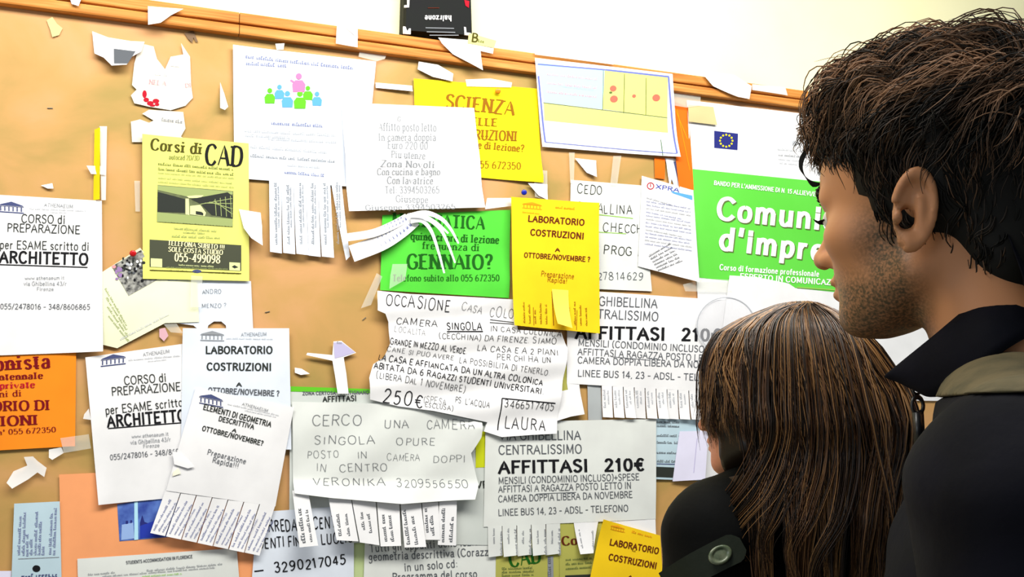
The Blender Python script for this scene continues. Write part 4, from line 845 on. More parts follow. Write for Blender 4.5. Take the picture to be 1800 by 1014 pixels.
def smin(a, b, k):
    h = np.clip(.5 + .5 * (b - a) / k, 0, 1); return b + (a - b) * h - k * h * (1 - h)
def turn(X, Y, deg):
    c, s = cos(radians(deg)), sin(radians(deg)); return X * c + Y * s, Y * c - X * s
def smax(a, b, k): return -smin(-a, -b, k)
def ell(X, Y, Z, c, r):
    x, y, z = (X - c[0]) / r[0], (Y - c[1]) / r[1], (Z - c[2]) / r[2]
    k0 = np.sqrt(x * x + y * y + z * z) + 1e-9
    k1 = np.sqrt((x / r[0]) ** 2 + (y / r[1]) ** 2 + (z / r[2]) ** 2) + 1e-9
    return k0 * (k0 - 1) / k1
def cap(X, Y, Z, a, b, ra, rb=None):
    rb = ra if rb is None else rb
    a = np.array(a, float); b = np.array(b, float); d = b - a; L = (d * d).sum() + 1e-12
    t = np.clip(((X - a[0]) * d[0] + (Y - a[1]) * d[1] + (Z - a[2]) * d[2]) / L, 0, 1)
    return np.sqrt((X - a[0] - t * d[0]) ** 2 + (Y - a[1] - t * d[1]) ** 2 + (Z - a[2] - t * d[2]) ** 2) - (ra + (rb - ra) * t)
def rot_ell(X, Y, Z, c, ux, uy, uz, r):
    x = (X - c[0]); y = (Y - c[1]); z = (Z - c[2])
    return ell(x * ux[0] + y * ux[1] + z * ux[2], x * uy[0] + y * uy[1] + z * uy[2], x * uz[0] + y * uz[1] + z * uz[2], (0, 0, 0), r)

def head_field(X, Y, Z, g=1.0, ear=True):
    """head with face, x forward, y left, z up, zero between the ears; g < 1 softens it"""
    A = np.abs(Y)
    d = ell(X, Y, Z, (-.008, 0, .042), (.098, .077, .088))
    d = smin(d, ell(X, Y, Z, (.052, 0, .05), (.050, .058, .050)), .03)
    d = smin(d, ell(X, Y, Z, (.045, 0, -.020), (.052, .058, .072)), .025)
    d = smin(d, cap(X, A, Z, (.004, .052, -.046), (.066, .024, -.077), .016, .015), .028)
    d = smin(d, ell(X, Y, Z, (.078, 0, -.079), (.016, .020, .0145)), .018)
    d = smin(d, cap(X, A, Z, (.096, 0, .033), (.084, .038, .031), .0095 * g, .008), .014)        # brow
    d = smin(d, ell(X, A, Z, (.064, .046, -.008), (.022, .017, .017)), .02)                        # cheekbones
    d = smax(d, -ell(X, A, Z, (.101, .031, .014), (.016, .016, .010)), .012)                       # sockets
    d = smin(d, ell(X, A, Z, (.081, .031, .014), (.0125, .0125, .0115)), .004)                     # lids
    n = cap(X, Y, Z, (.093, 0, .018), (.111, 0, -.017), .0072, .0088)
    n = smin(n, ell(X, Y, Z, (.112, 0, -.019), (.0085, .0095, .0085)), .006)
    n = smin(n, ell(X, A, Z, (.102, .0105, -.021), (.0095, .0065, .0075)), .006)
    d = smin(d, n, .009)
    d = smax(d, -ell(X, A, Z, (.106, .006, -.0285), (.005, .0032, .004)), .003)                    # nostrils
    d = smin(d, ell(X, Y, Z, (.092, 0, -.043), (.0105, .023, .0065)), .006)
    d = smin(d, ell(X, Y, Z, (.0905, 0, -.055), (.0105, .020, .0068)), .006)
    d = smax(d, -ell(X, Y, Z, (.104, 0, -.0487), (.010, .024, .0017)), .003)
    if ear:
        up = np.array([-.20, .06, .978]); up /= np.linalg.norm(up)
        nn = np.array([-.42, .90, -.14]); nn -= up * nn.dot(up); nn /= np.linalg.norm(nn); fw = np.cross(nn, up)
        c = np.array([-.008, .0815, .002])
        e = rot_ell(X, A, Z, c, fw, up, nn, (.0165, .0305, .0052))
        a = (X - c[0]) * fw[0] + (A - c[1]) * fw[1] + (Z - c[2]) * fw[2]
        b = (X - c[0]) * up[0] + (A - c[1]) * up[1] + (Z - c[2]) * up[2]
        q = (X - c[0]) * nn[0] + (A - c[1]) * nn[1] + (Z - c[2]) * nn[2]
        rr = np.sqrt((a / .0155) ** 2 + (b / .0295) ** 2)
        rim = np.sqrt(((rr - 1) * .0175) ** 2 + (q - .004) ** 2) - .0036
        rim = np.where((a > .004) & (b < .004), .02, rim)
        e = smin(e, rim, .004)
        e = smax(e, -ell(a, b, q, (.000, .010, .0065), (.0085, .0125, .0048)), .003)
        e = smax(e, -ell(a, b, q, (.004, -.008, .005), (.0080, .0112, .0115)), .003)
        e = smin(e, cap(a, b, q, (-.0085, -.014, .0035), (-.0035, .010, .0035), .0030, .0030), .006)   # antihelix
        e = smin(e, ell(a, b, q, (.012, -.008, .005), (.0042, .0062, .0036)), .003)                  # tragus
        e = smin(e, ell(a, b, q, (.001, -.0265, .002), (.0082, .0080, .0042)), .005)
        d = smin(d, e, .005)
    return d

class Person:
    def __init__(s, name, label, origin, facing_deg):
        """origin: point between the ears; facing_deg: how far the face is turned left of straight at the wall (camera frame)"""
        r = Vector((cos(YAW), -sin(YAW), 0)); aw = Vector((sin(YAW), cos(YAW), 0)); a = radians(facing_deg)
        s.F = -sin(a) * r + cos(a) * aw; s.L = Vector((-s.F.y, s.F.x, 0)); s.H = Vector(origin)
        s.root = bpy.data.objects.new(name, None); COL.objects.link(s.root)
        s.root.location = (origin[0], origin[1], 0)
        s.root.rotation_euler = (0, 0, atan2(s.F.y, s.F.x)); tag(s.root, label, 'person')
        s.z0 = s.H.z
    def loc(s, w):
        d = Vector(w) - s.H; return (d.dot(s.F), d.dot(s.L), d.z)
    def world(s, p): return s.H + s.F * p[0] + s.L * p[1] + Vector((0, 0, p[2]))
    def mesh(s, name, V, F, m, midx=None, smooth=True, parent=None):
        V = np.asarray(V, float) + np.array([0, 0, s.z0])
        return link_mesh(name, V.tolist(), [list(map(int, f)) for f in F], m, midx, parent=parent or s.root, smooth=smooth)
    def field(s, name, f, lo, hi, h, m, **k):
        V, F = surface_nets(f, lo, hi, h)
        return s.mesh(name, V, F, m, **k), V, F

def attr_skin(name, rgb, rgb2, attr):
    m = bpy.data.materials.new(name); m.use_nodes = True; nt = m.node_tree; p = nt.nodes['Principled BSDF']
    p.inputs['Roughness'].default_value = .5; p.inputs['Specular IOR Level'].default_value = .35
    p.inputs['Subsurface Weight'].default_value = .12; p.inputs['Subsurface Radius'].default_value = (.006, .003, .0015); p.inputs['Subsurface Scale'].default_value = 1
    at = nt.nodes.new('ShaderNodeAttribute'); at.attribute_name = attr
    tc = nt.nodes.new('ShaderNodeTexCoord'); n = nt.nodes.new('ShaderNodeTexNoise'); n.inputs['Scale'].default_value = 420; n.inputs['Detail'].default_value = 3
    ml = nt.nodes.new('ShaderNodeMath'); ml.operation = 'MULTIPLY'
    rp = nt.nodes.new('ShaderNodeMapRange'); rp.inputs[1].default_value = .3; rp.inputs[2].default_value = .62; rp.inputs[3].default_value = .35
    mx = nt.nodes.new('ShaderNodeMix'); mx.data_type = 'RGBA'; mx.inputs[6].default_value = (*lin(rgb), 1); mx.inputs[7].default_value = (*lin(rgb2), 1)
    nt.links.new(tc.outputs['Object'], n.inputs['Vector']); nt.links.new(n.outputs['Fac'], rp.inputs[0])
    nt.links.new(at.outputs['Fac'], ml.inputs[0]); nt.links.new(rp.outputs[0], ml.inputs[1]); nt.links.new(ml.outputs[0], mx.inputs[0])
    nt.links.new(mx.outputs[2], p.inputs['Base Color'])
    return m

def strands(P, name, paths, widths, mats, mids, parent=None):
    """tapering three-sided locks of hair along paths in the person's own frame"""
    V, Fc, mi = [], [], []
    for pth, w, m in zip(paths, widths, mids):
        p = np.array(pth); n = len(p); t = np.gradient(p, axis=0); t /= np.linalg.norm(t, axis=1)[:, None] + 1e-9
        a = np.cross(t, np.array([.31, .53, .78])); a /= np.linalg.norm(a, axis=1)[:, None] + 1e-9; b = np.cross(t, a)
        base = len(V)
        for i in range(n):
            u = i / (n - 1); r = w * (1 - u ** 3) * .5 + .00012
            for k in range(3): V.append(p[i] + r * (a[i] * cos(2.0944 * k) + b[i] * sin(2.0944 * k)))
        for i in range(n - 1):
            for k in range(3):
                q = base + 3 * i + k; q2 = base + 3 * i + (k + 1) % 3
                Fc.append((q, q2, q2 + 3, q + 3)); mi.append(m)
    return P.mesh(name, np.array(V), Fc, mats, mi, parent=parent)

def hair_mat(name, rgb, rough=.38, spec=.45):
    return mat(name, rgb, rough, spec)

# ---- the man ------------------------------------------------------------------
EARPX, EARD, TURN = (1606, 372), .845, 47
_a = radians(TURN); _r = Vector((cos(YAW), -sin(YAW), 0)); _aw = Vector((sin(YAW), cos(YAW), 0))
_F = -sin(_a) * _r + cos(_a) * _aw; _L = Vector((-_F.y, _F.x, 0))
MO = at_depth(*EARPX, EARD) - _L * .0815 + _F * .008
MAN = Person('person', 'man with short wavy dark hair and a navy jacket, looking at the board in profile', MO, TURN)
SKIN = attr_skin('skin_stubble', (190, 132, 90), (78, 64, 42), 'stubble')
def man_body(X, Y, Z):
    d = head_field(X, Y, Z)
    d = smin(d, cap(X, Y, Z, (-.026, 0, -.03), (-.062, 0, -.16), .054, .060), .02)
    d = smin(d, ell(X, Y, Z, (-.050, .022, -.29), (.070, .100, .13)), .03)
    return d
o, V, F = MAN.field('body', man_body, (-.19, -.18, -.40), (.14, .18, .14), .0024, SKIN)
x, y, z = V[:, 0], np.abs(V[:, 1]), V[:, 2]
sm = lambda v, a, b: np.clip((v - a) / (b - a), 0, 1)
st = sm(-z, .030, .055) * sm(x, -.012, .012) * sm(-z, -.2, -.1)
st = np.maximum(st, sm(x, -.005, .012) * sm(-x, -.06, -.035) * sm(-z, -.03, .012) * sm(y, .03, .05))
lip = ((np.abs(z + .049) < .013) & (y < .024) & (x > .085)); st[lip] *= .2
at = o.data.attributes.new('stubble', 'FLOAT', 'POINT'); at.data.foreach_set('value', (st * (z > -.11)).astype(np.float32))
# eyes and brows
def ball(P, name, c, r, m, n=14, parent=None):
    V = [(c[0] + r * sin(pi * i / n) * cos(2 * pi * k / n), c[1] + r * sin(pi * i / n) * sin(2 * pi * k / n), c[2] + r * cos(pi * i / n)) for i in range(n + 1) for k in range(n)]
    Fc = [(i * n + k, (i + 1) * n + k, (i + 1) * n + (k + 1) % n, i * n + (k + 1) % n) for i in range(n) for k in range(n)]
    return P.mesh(name, V, Fc, m, parent=parent)
EYEW = mat('eye_white', (214, 208, 200), .2, .5); IRIS = mat('iris_brown', (40, 24, 14), .15, .5)
HD = [hair_mat('dark_hair', (40, 31, 22), .55, .3), hair_mat('brown_hair', (84, 62, 43), .55, .3), hair_mat('light_brown_hair', (160, 122, 92), .55, .3), hair_mat('near_black_hair', (16, 15, 11), .6, .2)]
for sg in (1, -1):
    e = ball(MAN, 'eye', (.0835, sg * .031, .013), .0118, EYEW); ball(MAN, 'iris', (.0905, sg * .0312, .013), .0058, IRIS, parent=e)
    rr = random.Random(5); P_, W_, M_ = [], [], []
    for k in range(90):
        u = rr.random(); bx, by = .105 - .021 * u * u, .008 + .036 * u; bz = .034 + .006 * sin(u * 2.6) + rr.uniform(-.003, .003)
        L_ = rr.uniform(.006, .010); P_.append([(bx + .001, sg * by, bz), (bx + .0035 - .003 * u, sg * (by + L_ * .5), bz + .002), (bx - .001 - .006 * u, sg * (by + L_), bz + .001)]); W_.append(.0011); M_.append(3)
    strands(MAN, 'eyebrow', P_, W_, HD, M_)
    P_, W_, M_ = [], [], []
    for k in range(16):
        u = k / 15; by = .020 + .024 * u; bx = .0965 - .010 * abs(u - .4)
        P_.append([(bx - .002, sg * by, .012), (bx + .004, sg * (by + .001 * (u - .4)), .011), (bx + .008, sg * (by + .004 * (u - .4)), .0135)]); W_.append(.0008); M_.append(3)
    strands(MAN, 'eyelashes', P_, W_, HD, M_)
# hair: a dense cap on the scalp and wavy locks over it
def man_cap(X, Y, Z):
    A = np.abs(Y)
    d = ell(X, Y, Z, (-.012, 0, .050), (.104, .084, .096))
    d = smin(d, ell(X, Y, Z, (-.058, 0, -.02), (.050, .058, .070)), .02)
    d = smin(d, ell(X, Y, Z, (.036, 0, .108), (.070, .066, .040)), .03)
    cut = np.where(Z > .066, X - .098, np.where(Z > .022, X - .056 + .2 * np.maximum(0, .05 - Z), np.where(X > -.026, np.maximum(X - .037, -.034 - Z), X + .020)))
    d = smax(d, cut, .006)
    d = smax(d, -.086 - Z - .3 * (X + .09), .01)
    return smax(d, -(ell(X, A, Z, (-.006, .090, .000), (.021, .024, .036))), .004)
V, F = surface_nets(man_cap, (-.14, -.12, -.13), (.13, .12, .18), .0032)
HAIR = MAN.mesh('hair', V, F, [HD[3]])
rg = random.Random(11); P_, W_, M_ = [], [], []
fn = surface_nets(man_cap, (-.14, -.12, -.13), (.13, .12, .18), .0046)[0]
CH = np.array([-.012, 0, .045])
def lock(p, dirv, length, rise, wav, nseg, ph):
    """a wavy lock that leaves the scalp at p, lies along dirv and stands `rise` off it"""
    nrm = p - CH; nrm /= np.linalg.norm(nrm)
    t = dirv - nrm * np.dot(dirv, nrm); t /= np.linalg.norm(t) + 1e-9; b = np.cross(nrm, t); out = []; q = p - nrm * .006; rl = np.linalg.norm(q - CH)
    for i in range(nseg):
        u = i / (nseg - 1); e = min(1, u * 2.2)
        out.append(q + nrm * (rise * (1 - (1 - e) ** 2) * (1 - .45 * u * u)) + b * wav * sin(ph + u * 6.0) * u + nrm * wav * .7 * cos(ph + u * 6.0) * u)
        q = q + t * length / (nseg - 1); q = CH + (q - CH) / np.linalg.norm(q - CH) * rl
        nrm = (q - CH) / np.linalg.norm(q - CH); t = t - nrm * np.dot(t, nrm); t /= np.linalg.norm(t)
    return out
order = list(range(len(fn))); rg.shuffle(order); done = 0
for k in order:
    p = fn[k]; x, y, z = p
    if done >= 900: break
    if (x > .03 and z < .066) or (z < .03 and x > -.03 and abs(y) < .05): continue
    top = min(1, max(0, (z - .045) / .07))
    if top < .3 and rg.random() < .25: continue
    done += 1
    dv = np.array([.9, .10 * (1 if y > 0 else -1), .1]) * top + np.array([.10 if x > -.02 else -.1, 0, -1.0]) * (1 - top)
    dv = dv + np.array([rg.uniform(-.3, .3), rg.uniform(-.35, .35), rg.uniform(-.2, .2)])
    low = z < -.02
    Ln = (.020 if low else .030 + .034 * top) * rg.uniform(.8, 1.2); ph = rg.uniform(0, 6.28)
    front = x > .045
    if front: Ln *= .5
    rise = (.011 if low else .007 + (.010 if front else .030) * top) * rg.uniform(.6, 1.15); wv = .001 if low else .003 + .005 * top
    tone = rg.choice([0, 0, 3, 3] if z < .05 else [0, 0, 1, 3] if z < .095 else [0, 1, 1, 2, 2, 2])  # paler strands higher up: overhead light painted into the hair tones
    for j in range(10):
        g = np.array([rg.gauss(0, .0030), rg.gauss(0, .0030), rg.gauss(0, .0030)])
        P_.append(lock(p + g, dv + np.array([rg.gauss(0, .07) for _ in range(3)]), Ln * rg.uniform(.75, 1.1), rise * rg.uniform(.7, 1.15), wv * rg.uniform(.7, 1.2), 10, ph + rg.gauss(0, .35)))
        W_.append(rg.uniform(.0007, .0014)); M_.append(tone if rg.random() < .7 else rg.choice([0, 1, 3]))
for k in range(150):                                           # crown: locks turned every way
    a = rg.uniform(0, 6.28); p = np.array([-.075 + .045 * cos(a) * rg.random() ** .5, .06 * sin(a) * rg.random() ** .5, 0]); p[2] = .050 + .094 * max(0, 1 - ((p[0] + .012) / .104) ** 2 - (p[1] / .084) ** 2) ** .5
    dv = np.array([rg.uniform(-.5, 1), rg.uniform(-1, 1), rg.uniform(-.3, .3)]); ph = rg.uniform(0, 6.28); tone = rg.choice([0, 1, 1, 2])
    for j in range(10):
        P_.append(lock(p + np.array([rg.gauss(0, .003) for _ in range(3)]), dv + np.array([rg.gauss(0, .07) for _ in range(3)]), .050 * rg.uniform(.8, 1.1), .024 * rg.uniform(.6, 1.1), .005, 10, ph + rg.gauss(0, .3))); W_.append(rg.uniform(.0007, .0014)); M_.append(tone)
# curls over the forehead
for k in range(34):
    y0 = rg.uniform(-.055, .058); z0 = rg.uniform(.094, .130); x0 = .072 + rg.uniform(-.014, .004) - 3 * y0 * y0; ph = rg.uniform(0, 6.28); Rc = rg.uniform(.005, .011); tone = rg.choice([0, 1, 1, 2])
    for j in range(8):
        dx, dy, dz = rg.gauss(0, .0025), rg.gauss(0, .0025), rg.gauss(0, .0025); pth = []; r2 = Rc * rg.uniform(.8, 1.2)
        for i in range(12):
            u = i / 11; a = ph + u * 5 + rg.gauss(0, .03)
            pth.append((x0 + dx + .018 * u + r2 * .6 * sin(a) * u, y0 + dy + r2 * cos(a) * u, z0 + dz - .026 * u * u + .012 * u + r2 * .5 * cos(a * .8) * u))
        P_.append(pth); W_.append(rg.uniform(.0007, .0013)); M_.append(tone)
for k in range(14):                                            # the hanging forelock
    d = k * .0004
    P_.append(catmull([(.080, .030 + d, .096), (.098, .032 + d, .088), (.108 + d, .034, .079), (.113 + d * .6, .034, .068), (.111, .033, .058), (.104, .032, .052 - d), (.092, .034, .048)], 4)); W_.append(.0010); M_.append(3)
for k in range(110):                                           # flyaway hairs along the top
    a = rg.uniform(-1.2, 1.2); x = rg.uniform(-.09, .05); y = rg.uniform(-.05, .06); z = .160 - 2.6 * (x + .005) ** 2 - 4 * y * y; l = rg.uniform(.5, 1.3)
    P_.append(catmull([(x, y, z - .012), (x + .008 * l, y + .004 * a, z + .006 * l), (x + .020 * l, y + .010 * a, z + .011 * l), (x + .036 * l, y + .018 * a, z + (.006 + .005 * a) * l)], 4)); W_.append(.0008); M_.append(rg.choice([1, 2]))
strands(MAN, 'hair_locks', P_, W_, HD, M_, parent=HAIR)
# jacket
NAVY = mat('navy_jacket_cloth', (6, 7, 19), .8, .12, noise=(16, (3, 4, 11), 1.0), bump=(40, .25, .004))
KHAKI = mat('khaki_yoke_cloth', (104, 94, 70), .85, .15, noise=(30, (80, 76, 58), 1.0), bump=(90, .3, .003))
def man_jacket(X, Y, Z):
    X0, Y0 = X, Y; X, Y = turn(X - .020, Y - .018, 16)
    A = np.abs(Y)
    d = ell(X, Y, Z, (-.085, 0, -.37), (.130, .185, .215))
    d = smin(d, ell(X, Y, Z, (-.080, 0, -.64), (.125, .170, .26)), .06)
    d = smin(d, ell(X, Y, Z, (-.085, 0, -.82), (.130, .185, .13)), .05)
    d = smin(d, cap(X, A, Z, (-.070, .045, -.165), (-.085, .175, -.215), .050, .072), .05)
    d = smin(d, cap(X, A, Z, (-.085, .195, -.235), (-.085, .245, -.52), .076, .060), .035)
    d = smin(d, cap(X, A, Z, (-.085, .245, -.52), (.015, .195, -.76), .060, .048), .02)
    d = smax(d, -cap(X0, Y0, Z, (-.050, 0, -.05), (-.068, 0, -.19), .064, .060), .008)
    d = smax(d, -ell(X, Y, Z, (.060, 0, -.16), (.05, .02, .10)), .02)
    d = d + .0028 * np.sin(Z * 70 + X * 25) * np.sin(A * 40 + Z * 30)
    d = np.maximum(d, -.90 - Z)
    return d
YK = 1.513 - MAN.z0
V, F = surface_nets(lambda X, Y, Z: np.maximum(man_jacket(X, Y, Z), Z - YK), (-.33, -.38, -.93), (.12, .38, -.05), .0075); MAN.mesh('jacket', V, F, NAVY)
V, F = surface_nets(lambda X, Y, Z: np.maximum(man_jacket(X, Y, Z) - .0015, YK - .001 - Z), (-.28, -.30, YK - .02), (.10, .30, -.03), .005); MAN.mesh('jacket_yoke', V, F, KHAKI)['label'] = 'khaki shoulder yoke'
# pointed collar: rows of points (photo x, photo y, depth) turned into the man's frame
up = [(1560, 655, .885), (1598, 624, .870), (1640, 590, .852), (1690, 548, .838), (1735, 511, .838), (1803, 455, .858), (1850, 440, .900)]
lo = [(1577, 671, .885), (1606, 686, .865), (1642, 697, .845), (1704, 660, .812), (1765, 616, .796), (1835, 580, .812), (1890, 570, .880)]
def collar(mirror):
    a = [MAN.loc(at_depth(*p)) for p in up]; b = [MAN.loc(at_depth(*p)) for p in lo]
    if mirror: a = [(x, -y, z) for x, y, z in a[3:]]; b = [(x, -y, z) for x, y, z in b[3:]]
    a = np.array(catmull(a, 6)); b = np.array(catmull(b, 6)); n = len(a); R = 7; V = []
    ctr = np.array([-.05, 0, 0])
    for layer in (0, 1):
        for j in range(R):
            t = j / (R - 1)
            for i in range(n):
                p = a[i] * (1 - t) + b[i] * t; out = p - ctr; out[2] = 0; out /= np.linalg.norm(out)
                V.append(p + out * (.006 * sin(pi * t) - .0045 * layer))
    Fc = []
    for layer in (0, 1):
        for j in range(R - 1):
            for i in range(n - 1):
                q = layer * R * n + j * n + i; f = (q, q + 1, q + n + 1, q + n); Fc.append(f if layer == 0 else f[::-1])
    N = R * n; ring = [(i, 0) for i in range(n)] + [(n - 1, j) for j in range(1, R)] + [(i, R - 1) for i in range(n - 2, -1, -1)] + [(0, j) for j in range(R - 2, 0, -1)]
    for k in range(len(ring)):
        (i, j), (i2, j2) = ring[k], ring[(k + 1) % len(ring)]; q, q2 = j * n + i, j2 * n + i2; Fc.append((q, q + N, q2 + N, q2))
    return MAN.mesh('collar', V, Fc, NAVY)
collar(False); collar(True)
# zip pull hanging at the collar
zp = np.array(MAN.loc(at_depth(1611, 679, .872))); zr = mat('dark_zip_metal', (24, 24, 26), .35, .6); V, Fc = [], []
def ring3(c, R, r, n=16, m=6, sz=1.0):
    base = len(V)
    for i in range(n):
        a = 2 * pi * i / n
        for k in range(m):
            b = 2 * pi * k / m; rad = R + r * cos(b); V.append((c[0] + rad * cos(a) * .55, c[1] + rad * cos(a) * .83, c[2] + rad * sin(a) * sz) if True else 0); V[-1] = (V[-1][0] + r * sin(b) * .83, V[-1][1] - r * sin(b) * .55, V[-1][2])
    for i in range(n):
        for k in range(m):
            Fc.append((base + i * m + k, base + ((i + 1) % n) * m + k, base + ((i + 1) % n) * m + (k + 1) % m, base + i * m + (k + 1) % m))
ring3(zp + [0, 0, -.003], .0035, .0013); ring3(zp + [0, 0, -.016], .0055, .0018, sz=1.3)
b0, f0 = box_geo(zp[0] - .003, zp[0] + .003, zp[1] - .005, zp[1] + .005, zp[2] - .050, zp[2] - .022); k = len(V); V += b0; Fc += [tuple(i + k for i in q) for q in f0]
MAN.mesh('zip_pull', V, Fc, zr)
# legs and shoes
TRS = mat('dark_denim', (30, 36, 54), .85, .2, noise=(30, (22, 26, 40), 1.0)); SHO = mat('brown_leather', (58, 38, 26), .45, .4)
def legs(zf):
    def f(X, Y, Z):
        A = np.abs(Y)
        d = ell(X, Y, Z, (-.085, 0, -.84), (.115, .160, .12))
        d = smin(d, cap(X, A, Z, (-.085, .088, -.90), (-.075, .090, zf + .48), .082, .060), .03)
        return smin(d, cap(X, A, Z, (-.075, .090, zf + .48), (-.100, .092, zf + .07), .060, .050), .02)
    return f
def shoes(P, zf, m, sgn, dg, dx, dy):
    def f(X, Y, Z):
        X, Y = turn(X - dx, Y - dy, dg)
        d = cap(X, Y, Z, (-.12, sgn * .092, zf + .04), (.06, sgn * .100, zf + .032), .040, .034)
        d = smin(d, cap(X, Y, Z, (-.105, sgn * .092, zf + .05), (-.100, sgn * .092, zf + .11), .046, .052), .03)
        return np.maximum(d, zf + .003 - Z)
    V, F = surface_nets(f, (-.24, sgn * .092 - .12, zf - .02), (.16, sgn * .092 + .12, zf + .18), .008); P.mesh('shoe', V, F, m)
LG = legs(-MAN.z0); V, F = surface_nets(lambda X, Y, Z: LG(*turn(X - .020, Y - .018, 16), Z), (-.26, -.26, -MAN.z0), (.12, .26, -.70), .011); MAN.mesh('trousers', V, F, TRS)
for sgn in (1, -1): shoes(MAN, -MAN.z0, SHO, sgn, 16, .020, .018)

# ---- the woman ----------------------------------------------------------------
WD = 1.28; WT = 50
WC = at_depth(1415, 700, WD)
_a = radians(WT); _F = -sin(_a) * _r + cos(_a) * _aw
_h = at_depth(1350, 726, WD + .01); WO = Vector((_h.x, _h.y, _h.z))
WOM = Person('person', 'woman with long straight brown hair and a black coat, seen from behind', WO, WT)
SKW = attr_skin('skin_fair', (214, 150, 112), (206, 132, 100), 'blush')
WS = .82
def wom_body(X, Y, Z):
    d = head_field(X / WS, Y / WS, Z / WS, .6, False) * WS
    d = smin(d, cap(X, Y, Z, (-.03, 0, -.03), (-.035, -.010, -.15), .045, .050), .02)
    return smin(d, ell(X, Y, Z, (-.020, -.015, -.27), (.055, .10, .11)), .03)
o, V, F = WOM.field('body', wom_body, (-.17, -.15, -.36), (.13, .15, .14), .0032, SKW)
at = o.data.attributes.new('blush', 'FLOAT', 'POINT'); at.data.foreach_set('value', (sm(V[:, 0], .03, .06)).astype(np.float32))
for sg in (1, -1):
    e = ball(WOM, 'eye', (.0835 * WS, sg * .031 * WS, .013 * WS), .0118 * WS, EYEW); ball(WOM, 'iris', (.0905 * WS, sg * .0312 * WS, .013 * WS), .0058 * WS, IRIS, parent=e)
# envelope of her hair: photo height -> axis and half width
ENV = [(529, 1408, 4), (534, 1404, 36), (545, 1400, 62), (562, 1392, 96), (585, 1386, 128), (615, 1390, 150), (650, 1396, 166), (690, 1408, 180), (740, 1415, 188), (790, 1420, 180), (830, 1412, 172), (880, 1402, 166), (940, 1398, 160), (1014, 1400, 152), (1100, 1405, 140)]
ey = np.array([e[0] for e in ENV], float); ec = np.array([e[1] for e in ENV], float); er = np.array([e[2] for e in ENV], float)
RW, AW = np.array(_r), np.array(_aw)
def env(y, ang, k=1.0):
    """point on the envelope: y photo row, ang measured from the camera side (0) turning to the right"""
    c = np.interp(y, ey, ec); rd = np.interp(y, ey, er) * k * WD / 1800 * .97
    base = at_depth(c, y, WD); dep = .88 + .12 * min(1, max(0, (y - 560) / 200)) + .30 * min(1, max(0, (y - 790) / 110))
    return Vector((base.x, base.y, base.z)) + _r * (rd * sin(ang)) - _aw * (rd * dep * cos(ang))
aF = radians(-(180 - WT))                 # bearing of the face: left and away
def gap(y): return radians(36 if y < 730 else 84 if y < 830 else 60)
HW = [hair_mat('brunette', (52, 34, 19), .34, .5), hair_mat('chestnut', (98, 65, 37), .36, .5), hair_mat('dark_blonde', (160, 118, 72), .36, .5), hair_mat('deep_brown', (30, 20, 11), .4, .4)]
rows = np.concatenate([np.linspace(530, 600, 12), np.linspace(612, 860, 20)]); NA = 56; V, Fc = [], []
for y in rows:
    g = gap(y) if y > 585 else .02
    for j in range(NA):
        a = aF + g + (2 * pi - 2 * g) * j / (NA - 1); V.append(WOM.loc(env(y, a, .91 if y < 900 else .86)))
n = len(V)
for y in rows:
    g = gap(y) if y > 585 else .02
    for j in range(NA):
        a = aF + g + (2 * pi - 2 * g) * j / (NA - 1); V.append(WOM.loc(env(y, a, .84 if y < 900 else .76)))
for i in range(len(rows) - 1):
    for j in range(NA - 1):
        q = i * NA + j; Fc.append((q, q + NA, q + NA + 1, q + 1)); q += n; Fc.append((q, q + 1, q + NA + 1, q + NA))
def wom_cap(X, Y, Z):
    d = head_field(X / WS, Y / WS, Z / WS, .6, False) * WS - .006
    return np.maximum(np.maximum(d, np.where(Z > .055, X - .115, X - .045)), -.10 - Z)
v2, f2 = surface_nets(wom_cap, (-.13, -.12, -.12), (.13, .12, .14), .005); k = len(V); V = [tuple(v) for v in V] + v2.tolist(); Fc += [tuple(int(i) + k for i in q) for q in f2]
WH = WOM.mesh('hair', V, Fc, HW[3])
rg = random.Random(21); P_, W_, M_ = [], [], []
g0 = radians(36)
for cl in range(520):
    a0 = aF + g0 - .06 + (2 * pi - 2 * g0 + .12) * rg.random()
    dv = (a0 + pi) % (2 * pi) - pi
    cheek = -2.2 < dv < -.80
    yend = rg.uniform(960, 1100)
    if rg.random() < .3: yend = rg.uniform(800, 960)
    if cheek: yend = rg.uniform(728, 762)
    a1 = a0 + rg.gauss(0, .12); wob = rg.uniform(0, 6.28); k0 = rg.uniform(.95, 1.03); tw = rg.gauss(0, .06)
    if not cheek: a1 = a1 * .5 + round(a1 / .34) * .34 * .5              # tips gather into separate tails
    tone = rg.choice([0, 0, 1, 1, 2, 2, 3]); flick = rg.gauss(0, .05)
    ys0 = 531 if abs(dv) > 1.5 else rg.choice([531, 536, 548, 556])
    for j in range(10):
        da = rg.gauss(0, .034); k1 = k0 + rg.gauss(0, .012); pth = []; ye = yend + rg.gauss(0, 16); ys = ys0 + abs(rg.gauss(0, 8)); N = 20
        for i in range(N):
            u = i / (N - 1); y = ys + (ye - ys) * (u ** 1.2)
            conv = 1 - .85 * max(0, (u - .4) / .6)
            e = u * u * (3 - 2 * u)
            a = a0 + (a1 - a0) * e + da * conv + .03 * sin(wob + u * 7) + tw * sin(pi * u)
            k = k1 + flick * max(0, u - .8) * 4 + .02 * sin(wob * 2 + u * 5) - .04 * max(0, u - .6)
            pth.append(WOM.loc(env(y, a, k)))
        P_.append(pth); W_.append(rg.choice([.0007, .0009, .0012, .0018])); M_.append(tone if rg.random() < .65 else rg.choice([0, 1, 2, 3]))
